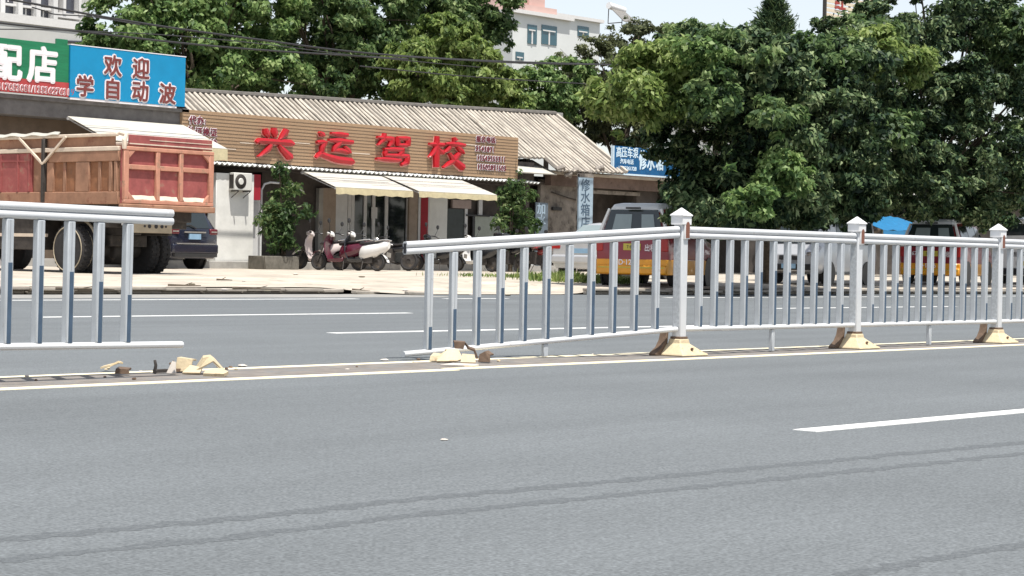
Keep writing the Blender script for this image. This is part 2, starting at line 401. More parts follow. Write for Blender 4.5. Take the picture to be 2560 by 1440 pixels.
line('lane_marking', [(-1.5, 14.3), (4.5, 14.3)], .14, 'paint_white')
for a, b in ((13.0, 18.85), (27.4, 33.2), (41.5, 47.5), (56, 62), (-1.3, 4.7)): line('lane_marking', [(a, 18.8), (b, 18.75)], .14, 'paint_white')
line('lane_marking', [(-60, 25.2), (23.6, 24.75)], .15, 'paint_white')
line('lane_marking', [(25.6, 24.6), (27.2, 24.55)], .13, 'paint_white')
line('lane_marking', [(32, 24.6), (120, 24.5)], .15, 'paint_white')
# long tar-sealed cracks across the near lane
def crack(pix, w, seed):
    r = random.Random(seed); P = []
    pts = [PG(*p) for p in pix]
    for a, b in zip(pts, pts[1:]):
        n = max(2, int((b-a).length/.035))
        for i in range(n): P.append(a.lerp(b, i/n)+Vector((0, r.uniform(-.016, .016), 0)))
    P.append(pts[-1]); mb = MB()
    for i, p in enumerate(P):
        ww = w*r.uniform(.5, 1.2)/2; mb.v += [(p.x, p.y-ww, .0005), (p.x, p.y+ww, .0005)]
        if i: k = 2*i; mb.f.append((k-2, k, k+1, k-1))
    return struct(mb.build('sealed_crack', M['tar']))
crack([(-60, 1356), (600, 1295), (1000, 1252), (1700, 1188), (2620, 1100)], .10, 1)
crack([(-60, 1406), (500, 1352), (1000, 1293), (1700, 1222), (2620, 1128)], .095, 2)
crack([(2100, 1440), (2330, 1398), (2620, 1352)], .07, 3)

# ------------------------------------------------------------------ guardrail
FY, SP, PL = 9.84, 2.64, 2.55
def rail_prof(h, lobes=2):
    out = []; n = 7; hd = .033
    for L in range(lobes):
        c = h*(1-(L+.5)/lobes); r = h/lobes/2
        for k in range(n):
            a = math.pi/2-math.pi*k/(n-1); out.append((hd*(.35+.65*math.cos(a)), c+r*math.sin(a)*.98))
    back = [(-y, z) for y, z in out][::-1]
    return out+back
def rail(x0, x1, z, h, lobes):
    mb = MB(); pr = rail_prof(h, lobes)
    mb.loft([[Vector((x, -y, z+q)) for y, q in pr] for x in (x0, x1)], cap=False)
    mb.f.append(tuple(range(len(pr)-1, -1, -1))); mb.f.append(tuple(range(len(pr), 2*len(pr))))
    return mb
def make_panel(label, loc, rz, tilt=0.0, missing=(), mid=True, group='median guardrail panels', roll=0.0, x0=0.0, cut=0.0):
    t = thing('guardrail', label, 'guardrail', loc, group=group)
    t.rotation_euler = (roll, tilt, rz)
    rail(x0, PL-cut, .957, .098, 2).build('top_rail', M['alu_rail'], t, smooth=30)
    rail(x0, PL, .198, .042, 1).build('bottom_rail', M['alu_rail'], t, smooth=30)
    for xe in (x0, PL):
        e = MB(); s_ = -1 if xe == x0 else 1
        e.b2((xe-.002*s_, -.018, .965), (xe+.003*s_, .018, 1.04)); 
        if xe == x0: e.build('tube_end', M['bore'], t)
    for i in range(11):
        if i in missing: continue
        x = PL*(i+1)/12; w = .052
        b = MB(); b.b2((x-w/2, -w/2, .236), (x+w/2, w/2, .957))
        bo = b.build('baluster', M['alu'], t, bevel=.007, seg=2)
        fr = (.24, .41, .52, .60, .645, .665, .645, .60, .52, .41, .24)[i]
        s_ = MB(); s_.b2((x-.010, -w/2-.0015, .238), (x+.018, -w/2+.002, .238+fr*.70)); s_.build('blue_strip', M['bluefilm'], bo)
        g = MB(); g.b2((x-.002, -w/2-.0012, .245+fr*.70), (x+.003, -w/2+.002, .95)); g.build('groove', M['seamgrey'], bo)  # grey strip paints a groove's shade on the flat face
    if mid:
        b = MB(); b.b2((PL/2-.022, -.018, .01), (PL/2+.022, .018, .197)); b.build('support_leg', M['alu'], t, bevel=.004)
    return t
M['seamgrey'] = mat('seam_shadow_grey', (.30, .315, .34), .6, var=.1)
M['postside'] = mat('grey_speckled_sheet', (.42, .44, .46), .6, var=.22, scale=40)
def make_post(label, x, y=FY, lean=0.0):
    t = thing('guardrail_post', label, 'post', (x, y, 0), group='median guardrail posts', rot=(0, lean, 0))
    b = MB(); b.b2((-.042, -.042, .13), (.042, .042, 1.07)); po = b.build('tube', M['alu_rail'], t, bevel=.006, seg=2)
    b = MB(); b.b2((-.0445, -.03, .24), (-.041, .03, 1.0)); b.build('side_plate', M['postside'], po)
    b = MB(); h = .066
    b.loft([[Vector((sx*q, sy*q, z)) for sx, sy in ((-1, -1), (1, -1), (1, 1), (-1, 1))] for q, z in ((.058, 1.065), (.06, 1.07), (.06, 1.135), (.068, 1.137), (.068, 1.146), (.004, 1.205))])
    b.build('cap', M['capw'], t, smooth=20, bevel=.002)
    b = MB(); hw = .034; prof = [(-hw, .95), (hw, .95), (hw, 1.07)]+[(hw*math.cos(a*math.pi/6), 1.07+.034*math.sin(a*math.pi/6)) for a in range(1, 6)]+[(-hw, 1.07)]
    b.prism([(x_+.010, -.058, z) for x_, z in prof], (0, .018, 0)); ro = b.build('reflector_shell', M['capw'], t, bevel=.003)
    b = MB(); b.prism([(x_*.72+.012, -.0605, (z-1.02)*.86+1.02) for x_, z in prof], (0, .004, 0)); b.build('reflector', M['redrefl'], ro)
    b = MB()
    b.loft([[Vector((sx*a+o_, sy*c, z)) for sx, sy in ((-1, -1), (1, -1), (1, 1), (-1, 1))] for a, c, z, o_ in ((.175, .15, .004, .03), (.175, .15, .02, .03), (.145, .13, .035, .02), (.075, .072, .095, 0), (.066, .064, .10, 0), (.060, .058, .14, 0))])
    bo = b.build('base', M['basey'], t, bevel=.008, seg=2, smooth=25)
    b = MB(); b.prism([(-.045, .07, .20), (-.065, .07, .20), (-.085, .07, .13), (-.13, .07, .07), (-.21, .07, .022), (-.21, .07, .004), (-.13, .07, .004), (-.06, .07, .06)], (0, .075, 0)); b.build('rear_bracket', M['rust'], bo, bevel=.004)
    b = MB(); b.b2((-.052, -.052, .135), (.052, .052, .16)); b.build('collar', M['rust'], bo, bevel=.004)
    b = MB()
    for dx in (.02,): b.lathe([(-.127, .012), (-.112, .012)], (dx, 0, .062), 'Y', 10)
    b.build('bolt', M['rust'], bo)
    return t
PX1 = 13.0
posts = [PX1+i*SP for i in range(5)]
plab = ['guardrail post with the collapsed leaning panel hooked to its near side', 'guardrail post standing between the first two upright panels', 'guardrail post near the right edge of the photo', 'guardrail post just past the right edge of the photo', 'farthest guardrail post beyond the right edge']
for i, x in enumerate(posts[:4]): make_post(plab[i], x)
make_post('guardrail post just outside the left edge holding the sagging panel', 5.28)
panlab = ['upright guardrail panel right of the bent gap, nearest whole panel', 'second upright guardrail panel, in front of the far taxi', 'third upright guardrail panel cut off by the right edge']
for i in range(3): make_panel(panlab[i], (posts[i]+.045, FY, 0), 0)
# collapsed panel: right end still on the first post, left end swung back and down on the road
q = ray(1015, 893); d = Vector((q.x, q.y)).normalized()*14.85
dx, dy = PX1-.045-d.x, FY-d.y; L = math.hypot(dx, dy); rz = math.atan2(dy, dx)
zl, zr = PZ(1015, 893, 1).z, 0
drop = .175
t = make_panel('fallen leaning guardrail panel, its left end down on broken bases', (PX1-.045-PL*math.cos(rz), FY-PL*math.sin(rz), 0), rz, mid=False)
b = MB(); b.b2((1.27-.022, -.018, .10), (1.27+.022, .018, .197)); b.build('support_leg', M['alu'], t, bevel=.004)
for c in t.children:      # racked, not rotated: the bars stay upright while the rails slope
    for o in [c]+list(c.children):
        for v in o.data.vertices: v.co.z += drop*(v.co.x/PL-1)
# hanging panel at the left: free right end sags
make_panel('sagging guardrail panel at the left edge, its right end hanging free', (5.33, FY, .005), 0, tilt=.0105, missing=(10,), mid=False, cut=.10)

# wrecked bases and chips lying on the double line
def shard(label, px, py, verts, faces, mk='basey', rz=0.0, th=.012):
    """folded plate: local x to the right of the picture, y away, z up"""
    p = PG(px, py); mb = MB(); mb.add(verts, faces); o = mb.build('broken_base', M[mk], None, smooth=0)
    sd = o.modifiers.new('thickness', 'SOLIDIFY'); sd.thickness = th; sd.offset = 0
    o.location = (p.x, p.y, .012); o.rotation_euler = (0, 0, TH-math.pi/2+rz); return tag(o, label, 'debris', 'broken base fragments')
shard('largest arched cream shell in the left heap, brown on its shaded inner face', 512, 938,
      [(-.075, 0, .01), (-.03, -.01, .03), (-.012, 0, .092), (.02, .01, .10), (.115, 0, .012), (-.06, .14, .02), (-.01, .13, .10), (.03, .14, .105), (.12, .13, .014), (.05, .0, .075), (.055, .13, .085)], [(0, 1, 2, 6, 5), (2, 3, 7, 6), (3, 9, 10, 7), (9, 4, 8, 10), (1, 9, 3, 2)], rz=.15)
shard('small upright cream collar piece left of the arched shell', 458, 934,
      [(-.05, 0, .0), (.05, 0, .005), (.055, .02, .075), (-.045, .02, .085), (-.05, .10, .085), (.05, .10, .07), (-.055, .10, .02)], [(0, 1, 2, 3), (3, 2, 5, 4), (0, 3, 4, 6)], rz=-.2)
shard('flat cream slab at the right foot of the left heap', 537, 942, [(-.07, -.02, .0), (.06, -.03, .0), (.08, .03, .012), (.03, .06, .03), (-.06, .05, .02)], [(0, 1, 2, 3, 4)], th=.02)
shard('low cream flake leaning against the small collar piece', 480, 938, [(-.06, -.01, .0), (.05, 0, .0), (.06, .03, .032), (-.02, .05, .045)], [(0, 1, 2, 3)], th=.014)
shard('pale narrow splinter leaning at the left end of the left heap', 424, 938, [(-.02, 0, 0), (.005, 0, 0), (.035, .02, .07), (.012, .02, .075), (.04, 0, .0)], [(0, 1, 2, 3), (1, 4, 2)], 'stone')
shard('cream bent plate alone near the left, below the second visible baluster', 283, 931, [(-.08, 0, .015), (-.02, -.01, .03), (.03, .01, .055), (.06, .03, .045), (.045, .09, .05), (-.06, .08, .02)], [(0, 1, 5), (1, 2, 4, 5), (2, 3, 4)], rz=.2)
shard('brownish chunk just right of the lone bent plate', 305, 939, [(-.04, -.02, 0), (.05, -.02, 0), (.05, .04, .03), (-.03, .05, .036), (.045, -.02, .025), (-.035, -.02, .028)], [(0, 1, 4, 5), (5, 4, 2, 3)], 'rust')
shard('wide cream shell under the end of the fallen panel', 1122, 908, [(-.09, -.02, .0), (.06, -.03, .005), (.10, .0, .02), (.07, .05, .085), (-.01, .05, .078), (-.07, .04, .04), (.08, .16, .08), (-.02, .16, .075)], [(0, 1, 4, 5), (1, 2, 3, 4), (4, 3, 6, 7)], rz=.1)
shard('brown curled bracket standing up over the fallen bottom rail', 1168, 904, [(-.10, .0, .13), (-.02, .0, .125), (.005, .0, .085), (.05, .0, .07), (.075, .0, .01), (-.10, .07, .135), (-.02, .07, .13), (.01, .07, .095), (.055, .07, .08), (.08, .07, .015), (-.095, .0, .085), (-.03, .0, .08)], [(0, 1, 6, 5), (1, 2, 7, 6), (2, 3, 8, 7), (3, 4, 9, 8), (0, 10, 11, 1)], 'rust', rz=.1, th=.014)
shard('cream inner shell piece right of the wide shell', 1172, 911, [(-.06, 0, .0), (.05, -.01, .0), (.04, .03, .055), (-.05, .04, .06)], [(0, 1, 2, 3)])
shard('pinkish brown curl at the right end of the right heap', 1210, 909, [(-.045, .0, .0), (-.04, .02, .05), (0, .02, .072), (.04, .02, .05), (.045, .0, .0), (-.04, .10, .05), (0, .10, .075), (.04, .10, .05)], [(0, 1, 2, 3, 4), (1, 5, 6, 2), (2, 6, 7, 3)], 'rust', rz=-.3)
shard('cream block at the left end of the right heap', 1086, 906, [(-.035, -.03, 0), (.045, -.03, 0), (.045, -.02, .035), (-.03, -.02, .03), (.05, .06, .045), (-.01, .06, .05)], [(0, 1, 2, 3), (3, 2, 4, 5)])
shard('flat cream sliver in front of the right heap', 1150, 919, [(-.14, 0, 0), (.10, -.02, 0), (.13, .02, .008), (-.05, .04, .012)], [(0, 1, 2, 3)], 'stone', th=.014)
def stub(label, px, py, h, w, mk, seed):
    p = PG(px, py); b = MB(); b.tube([(0, 0, 0), (.01, 0, h*.6), (.004, .004, h)], [w, w*.9, w*.8], 8)
    b.b2((0, -.02, .004), (.10, .02, .026)); o = b.build('bolt_stub', M[mk], None, bevel=.003); o.location = (p.x, p.y, .006); return tag(o, label, 'bolt', 'sheared anchor bolts')
stub('dark sheared anchor bolt standing left of the debris heap', 386, 936, .085, .012, 'darkm', 1)
stub('rusty bent anchor bolt beside the small upright base piece', 432, 934, .075, .010, 'rust', 2)
def pebble(label, px, py, s, seed, mk='stone', h=0.0):
    r = random.Random(seed); p = PG(px, py, h); b = MB()
    prof = [(-.5, .15), (-.42, .7), (-.05, 1.0), (.25, .75), (.42, .3)]
    b.lathe([(a*s*.55, q*s) for a, q in prof], (0, 0, 0), 'Z', 7)
    b.v = [(x*(1+r.uniform(-.25, .25)), y*(1+r.uniform(-.25, .25)), z*(1+r.uniform(-.2, .2))) for x, y, z in b.v]
    o = b.build('stone', M[mk], None, smooth=25); o.location = (p.x, p.y, p.z+s*.25); o.rotation_euler = (0, 0, r.random()*6); return tag(o, label, 'stone', 'stones on the road')
pebble('pale stone with a dark tip alone between the two debris heaps', 605, 917, .036, 1)
pebble('small stone just left of the fallen rail end', 962, 902, .032, 2)
pebble('tiny white chip on the near lane, below the fallen panel', 1110, 1101, .016, 3)
pebble('small chip between the yellow lines, centre of the gap', 868, 924, .016, 4)
pebble('grey chip left of the dark anchor bolt', 352, 930, .018, 5)

r = random.Random(77)
for k in range(22):
    px = r.choice((r.uniform(250, 620), r.uniform(1000, 1280), r.uniform(20, 1500))); py = 948-px*.0335+r.uniform(-22, 14); sz = r.uniform(.007, .016)
    p = PG(px, py); b = MB(); b.lathe([(-.4*sz, sz*.7), (.1*sz, sz), (.6*sz, sz*.5)], (0, 0, 0), 'Z', 6); b.v = [(x*r.uniform(.6, 1.4), y*r.uniform(.6, 1.4), z*r.uniform(.7, 1.2)) for x, y, z in b.v]
    o = b.build('crumb', M[r.choice(('basey', 'stone', 'rust'))], None, smooth=0); o.location = (p.x, p.y, .4*sz+.002); tag(o, 'tiny crumb of broken base scattered along the double line', 'debris', 'crumbs along the double line')

# ------------------------------------------------------------------ shop buildings (facades parallel to the road)
YF = 47.5
def frect(px0, py0, px1, py1, Y, th=.05):      # box on the plane Y seen between two pixel corners
    a, b = PY(px0, py0, Y), PY(px1, py1, Y); pm = (px0+px1)/2
    z0, z1 = PY(pm, py1, Y).z, PY(pm, py0, Y).z
    return (a.x, Y, z0), (b.x, Y+th, z1)
def add_rect(mb, px0, py0, px1, py1, Y, th=.05): a, b = frect(px0, py0, px1, py1, Y, th); return mb.b2(a, b)

def corrugated(a, b, c, d, pitch, amp, th=.03, sag=0.0, seed=0):      # a-b ridge, d-c eave; ribs run down the slope
    L = (Vector(b)-Vector(a)).length; n = max(4, int(L/pitch)*8); r = random.Random(seed)
    off = [r.uniform(-.012, .012) for _ in range(n//8+9)]
    mb = MB()
    def fn(u, v):
        k = u*L/pitch; rows = v*4.0; lap = (rows-math.floor(rows))*.02
        return (amp*(2*abs(math.sin(math.pi*k))-1) if amp > .04 else amp*math.cos(2*math.pi*k))+lap+off[int(k)]*.8-sag*math.sin(math.pi*u)
    mb.sheet(a, b, c, d, n, 12, th, fn)
    return mb

# --- driving school: old long shed with a tiled roof
t = thing('shop_building', 'long low shop with an old ribbed roof and recessed dark shopfront under a brown sign', 'building', (46, 48, .24))
off = Vector((46, 48, .24))
def loc(mb): mb.v = [(x-off.x, y-off.y, z-off.z) for x, y, z in mb.v]; return mb
XL, XR = 37.6, 54.3
PLN = .46
mb = MB(); mb.b2((XL, 46.4, .2), (XR, 55, PLN)); loc(mb).build('plinth', M['concrete'], t, bevel=.02)
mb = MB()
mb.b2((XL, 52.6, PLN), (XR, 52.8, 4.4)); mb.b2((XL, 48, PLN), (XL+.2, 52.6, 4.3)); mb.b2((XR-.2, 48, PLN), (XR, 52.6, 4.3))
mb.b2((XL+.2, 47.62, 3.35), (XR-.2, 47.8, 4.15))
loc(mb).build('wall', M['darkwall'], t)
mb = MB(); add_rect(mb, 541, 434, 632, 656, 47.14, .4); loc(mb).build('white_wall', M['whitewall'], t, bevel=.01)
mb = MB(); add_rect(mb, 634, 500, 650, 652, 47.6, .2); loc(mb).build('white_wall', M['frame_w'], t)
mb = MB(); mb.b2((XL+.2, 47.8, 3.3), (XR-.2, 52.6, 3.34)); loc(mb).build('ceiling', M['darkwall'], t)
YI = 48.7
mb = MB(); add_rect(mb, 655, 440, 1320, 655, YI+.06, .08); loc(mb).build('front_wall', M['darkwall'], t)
mb = MB(); add_rect(mb, 884, 470, 1022, 655, YI, .05); loc(mb).build('glass_door', M['darkglass'], t)
dr = t.children[-1]
for a, b in ((871, 876), (880, 884), (911, 915), (932, 936), (964, 968), (1018, 1022)):
    mb = MB(); add_rect(mb, a, 470, b, 655, YI-.04, .08); loc(mb).build('door_frame', M['frame_w'], dr)
mb = MB(); add_rect(mb, 929, 518, 943, 546, YI-.06, .02); loc(mb).build('paper_notice', M['frame_w'], dr)
for a, b, mk in ((808, 838, 'tanwall'), (1024, 1044, 'tanwall'), (840, 867, 'frame_w'), (798, 806, 'concrete'), (1045, 1051, 'frame_w'), (1069, 1072, 'frame_w')):
    mb = MB(); add_rect(mb, a, 470, b, 655, YI-.12, .16); loc(mb).build('pillar', M[mk], t, bevel=.01)
mb = MB(); add_rect(mb, 1053, 490, 1068, 655, YI-.13, .02); loc(mb).build('red_couplet', M['redp'], t)
mb = MB(); add_rect(mb, 1074, 480, 1116, 655, YI-.08, .1); loc(mb).build('white_wall', M['whitewall'], t)
mb = MB(); add_rect(mb, 1118, 522, 1164, 655, YI-.04, .06); loc(mb).build('door', M['darkdoor'], t)
mb = MB(); add_rect(mb, 1132, 500, 1178, 521, YI-.1, .1); loc(mb).build('panel_box', M['pinkbox'], t)
mb = MB(); add_rect(mb, 1198, 480, 1206, 540, YI-.1, .06); add_rect(mb, 1163, 522, 1167, 655, YI-.08, .06); loc(mb).build('door_frame', M['frame_w'], t)
mb = MB(); add_rect(mb, 1184, 541, 1290, 655, YI-.09, .05); loc(mb).build('counter_panel', M['greygreen'], t)
mb = MB(); add_rect(mb, 1168, 537, 1225, 541, YI-.14, .12); add_rect(mb, 1182, 541, 1186, 655, YI-.14, .05); loc(mb).build('counter_edge', M['blackp'], t)
# dark red light box and rounded pale frame beside the white wall
mb = MB(); add_rect(mb, 634, 436, 651, 500, 47.2, .28); loc(mb).build('red_side_panel', M['redp'], t)
mb = MB()
a, b = PY(654, 455, 47.45), PY(700, 470, 47.45)
mb.tube([(a.x, 47.45, PLN), (a.x, 47.45, a.z-.25), (a.x+.12, 47.45, a.z-.06), (a.x+.35, 47.45, a.z), (b.x+.6, 47.45, a.z-.02), (b.x+1.0, 47.45, b.z-.1)], .035, 6)
loc(mb).build('pale_pipe_frame', M['frame_w'], t)
# roof: ridge heights measured along its length (the old ridge sags)
rl, rm, rr = PY(425, 228, 50.2), PY(960, 266, 50.2), PY(1388, 289, 50.2)
ev = lambda x: 4.42-.0*(x)
Lr = (rr-rl).length; uS = round((54.45-rl.x)/(rr.x-rl.x)*Lr/.27)*.27/Lr; rs_ = rl.lerp(rr, uS); fz = lambda R_, y: R_.z-.66*(R_.y-y)
mb = corrugated(rl, rs_, (rs_.x, 47.46, fz(rs_, 47.46)), (rl.x, 47.46, fz(rl, 47.46)), .27, .02, sag=-.02, seed=2)
mb2 = corrugated(rs_, rr, (58.3, 46.75, fz(rr, 46.75)), (rs_.x, 46.75, fz(rs_, 46.75)), .27, .02, seed=4); mb.add(mb2.v, mb2.f)
loc(mb).build('roof', M['pan'], t, smooth=60)
rf = t.children[-1]
def ribs(mb, a, b, c, d, pitch, r, seed):      # rounded cover tiles laid over pan tiles coloured dark as valley shade
    a, b, c, d = map(Vector, (a, b, c, d)); n = int(round((b-a).length/pitch)); q = random.Random(seed)
    for k in range(n+1):
        u = k/n; p0, p1 = a.lerp(b, u), d.lerp(c, u); P = []
        for i in range(7): P.append(p0.lerp(p1, i/6)+Vector((q.uniform(-.012, .012), 0, .035+q.uniform(-.012, .012))))
        mb.tube(P, [r*q.uniform(.85, 1.1) for _ in P], 6)
mb = MB(); ribs(mb, rl, rs_, (rs_.x, 47.46, fz(rs_, 47.46)), (rl.x, 47.46, fz(rl, 47.46)), .225, .052, 1); ribs(mb, rs_+Vector((.225, 0, 0)), rr, (58.3, 46.75, fz(rr, 46.75)), (rs_.x+.225, 46.75, fz(rs_, 46.75)), .225, .052, 2)
loc(mb).build('cover_tiles', M['tile'], rf, smooth=60)
mb = corrugated((rr.x, rr.y+.03, rr.z), (rl.x, rl.y+.03, rl.z), (rl.x, 54.2, 4.3), (rr.x+.02, 54.2, 4.3), .27, .02, seed=3); loc(mb).build('roof_slope', M['tile'], rf, smooth=60)
mb = MB(); mb.tube([rl+Vector((0, 0, .02)), rl.lerp(rr, .3)+Vector((0, 0, .045)), rl.lerp(rr, .62)+Vector((0, 0, .03)), rr+Vector((0, 0, .06))], .11, 8); loc(mb).build('ridge', M['ridge'], rf)
mb = MB(); mb.bar(rr+Vector((0, -.05, .04)), Vector((58.34, 46.75, fz(rr, 46.75)+.08)), .16, .10); loc(mb).build('verge', M['tile'], rf)
mb = MB(); p0, p1 = PY(1316, 276, 50.9), PY(1388, 283, 50.9); mb.b2((p0.x, 50.5, p0.z-.55), (p1.x, 50.7, p0.z)); loc(mb).build('parapet_stub', M['concrete'], rf)
# small corrugated eave sheet under the sign
a, b = PY(545, 413, 47.0), PY(1300, 441, 47.0)
zE = 3.41
mb = corrugated((XL+.4, 47.5, zE+.07), (XR-.6, 47.5, zE+.07), (XR-.6, 46.98, zE-.02), (XL+.4, 46.98, zE-.02), .2, .032, .012); loc(mb).build('eave_sheet', M['housew'], t, smooth=60)

# --- brown sign with red characters
off = Vector((46, 47.3, 3.4))
t = thing('shop_sign', 'long brown slatted sign with four big red raised characters over the recessed shop', 'sign', off)
a, b = PY(455, 300, 47.2), PY(1295, 390, 47.2)
zb, zt = 3.50, 4.96
mb = MB(); mb.b2((a.x, 47.2, zb), (b.x, 47.4, zt)); bo = loc(mb).build('board', M['wood'], t)
mb = MB()
for k in range(1, 14): z = zb+(zt-zb)*k/14; mb.b2((a.x+.02, 47.192, z-.006), (b.x-.02, 47.199, z+.006))
loc(mb).build('slat_seam', M['brownwall'], bo)
mb = MB()
for px0, px1, py in ((600, 640, 358), (735, 775, 358), (880, 925, 384), (1165, 1190, 362), (540, 590, 372)):
    add_rect(mb, px0, py-1.2, px1, py+1.2, 47.19, .004)
loc(mb).build('scratch', M['trk_pale'], bo)

# brush-like characters: each stroke is a tapered ribbon in a 100 x 100 box
STK = {
 '兴': [[(24, 88, 7), (27, 76, 10), (33, 62, 3)], [(47, 92, 7), (48, 78, 10), (50, 64, 3)], [(80, 90, 8), (74, 76, 9), (62, 60, 3)], [(2, 46, 5), (10, 52, 10), (50, 52, 10), (88, 52, 12), (99, 48, 6)], [(40, 42, 6), (32, 28, 8), (14, 10, 4), (6, 6, 2)], [(60, 42, 4), (72, 28, 9), (90, 10, 12), (95, 7, 5)]],
 '运': [[(40, 88, 4), (62, 86, 9), (84, 86, 7)], [(34, 68, 4), (62, 67, 10), (98, 66, 7)], [(66, 64, 7), (54, 50, 8), (48, 38, 6), (66, 40, 8), (84, 36, 7)], [(76, 52, 4), (84, 42, 8), (90, 33, 6)], [(10, 88, 4), (17, 82, 9), (22, 77, 4)], [(4, 58, 4), (14, 60, 8), (24, 60, 8), (18, 44, 7), (16, 30, 6)], [(2, 14, 4), (14, 26, 9), (30, 20, 9), (60, 12, 12), (96, 10, 12), (99, 14, 3)]],
 '驾': [[(6, 84, 4), (28, 82, 8), (46, 82, 9), (44, 68, 8), (36, 58, 4)], [(26, 96, 5), (23, 78, 8), (8, 60, 3)], [(60, 88, 7), (61, 72, 8), (62, 62, 6)], [(60, 86, 6), (90, 86, 9), (88, 64, 8)], [(62, 65, 6), (88, 66, 7)], [(24, 50, 4), (50, 51, 8), (74, 51, 9), (68, 36, 7)], [(30, 46, 6), (27, 32, 6), (60, 33, 7), (88, 33, 9), (86, 14, 9), (72, 6, 5)], [(4, 20, 4), (34, 20, 8), (70, 19, 6)]],
 '校': [[(2, 72, 4), (20, 71, 8), (42, 72, 7)], [(23, 96, 6), (22, 60, 9), (22, 4, 8)], [(22, 66, 6), (14, 46, 7), (2, 32, 2)], [(25, 60, 4), (36, 48, 8), (40, 44, 3)], [(68, 96, 5), (72, 86, 9)], [(44, 76, 4), (72, 76, 10), (99, 75, 6)], [(58, 68, 6), (52, 58, 7), (42, 50, 3)], [(78, 68, 5), (88, 58, 8), (96, 50, 3)], [(84, 50, 7), (68, 26, 9), (40, 4, 3)], [(56, 48, 4), (70, 28, 9), (94, 8, 12), (99, 8, 3)]],
}
def brush(strokes, cx, cz, w, h, y, dep, mbx, grow=1.0, jit=0.0):
    for si, s in enumerate(strokes):
        P = []
        for (x0, y0, r0), (x1, y1, r1) in zip(s, s[1:]):
            for k in range(4): u = k/4; P.append((x0+(x1-x0)*u, y0+(y1-y0)*u, r0+(r1-r0)*(3*u*u-2*u*u*u)))
        P.append(s[-1])
        lft, rgt = [], []
        for i, (x, z, r) in enumerate(P):
            x0, z0, _ = P[max(0, i-1)]; x1, z1, _ = P[min(len(P)-1, i+1)]
            r *= .80; L = math.hypot(x1-x0, z1-z0) or 1; nx, nz = -(z1-z0)/L, (x1-x0)/L; r = r*grow+(grow-1)*6
            k1 = (x+nx*r-50)/100*w; k2 = (z+nz*r-50)/100*h; lft.append((cx+k1, cz+k2))
            k1 = (x-nx*r-50)/100*w; k2 = (z-nz*r-50)/100*h; rgt.append((cx+k1, cz+k2))
        yo = y-.0015*si
        rings = []
        for (lx, lz), (rx, rz_) in zip(lft, rgt):
            mx, mz = (lx+rx)/2, (lz+rz_)/2
            rings.append([Vector((lx, y+dep, lz)), Vector((lx, yo, lz)), Vector((mx, yo-.03*(grow <= 1), mz)), Vector((rx, yo, rz_)), Vector((rx, y+dep, rz_))])
        mbx.loft(rings)
for ch, px, py, wpx, hpx in (('兴', 687, 356, 96, 86), ('运', 836, 366, 96, 86), ('驾', 983, 374, 92, 84), ('校', 1117, 381, 92, 84)):
    p = PY(px, py, 47.1); x0 = PY(px-wpx/2, py, 47.1).x; x1 = PY(px+wpx/2, py, 47.1).x; s_ = hpx/PY(px, py, 47.1).dot(vF)**-1/FPX
    mb = MB(); brush(STK[ch], p.x, p.z, x1-x0, s_, 47.06, .10, mb); o = loc(mb).build('character', M['redletter'], t, smooth=20)
    mb = MB(); brush(STK[ch], p.x+.02, p.z-.02, x1-x0, s_, 47.15, .04, mb, 1.12); loc(mb).build('letter_edge', M['pinkedge'], o)
def two_tone(name, body, x, z, y, size, mk, edge, parent, sx=1.0, off_=.012, edge_off=.075, spacing=1.0):
    o = text(name, body, M[mk], parent, x, z, y-.02, size, sx, .006, off_, spacing=spacing)
    text('letter_edge', body, M[edge], o, x, z, y, size, sx, .004, edge_off, spacing=spacing); return o
def shift(o, of):
    o.data.transform(Matrix.Translation(-of))
    for c in o.children: c.data.transform(Matrix.Translation(-of))
for body, px, py, size, sp in (('代办:', 494, 301, .27, 1.15), ('补证换证', 506, 329, .27, 1.15), ('车辆年检', 506, 356, .27, 1.15), ('报名电话:', 1216, 349, .235, 1.1), ('3343871', 1213, 373, .26, 1.12), ('13543255311', 1228, 397, .26, 1.05), ('13502871503', 1229, 419, .26, 1.05)):
    p = PY(px, py, 47.16); o = two_tone('lettering', body, p.x, p.z, 47.17, size, 'maroonl', 'whitel', t, 1.0, .02, .10, sp); shift(o, off)

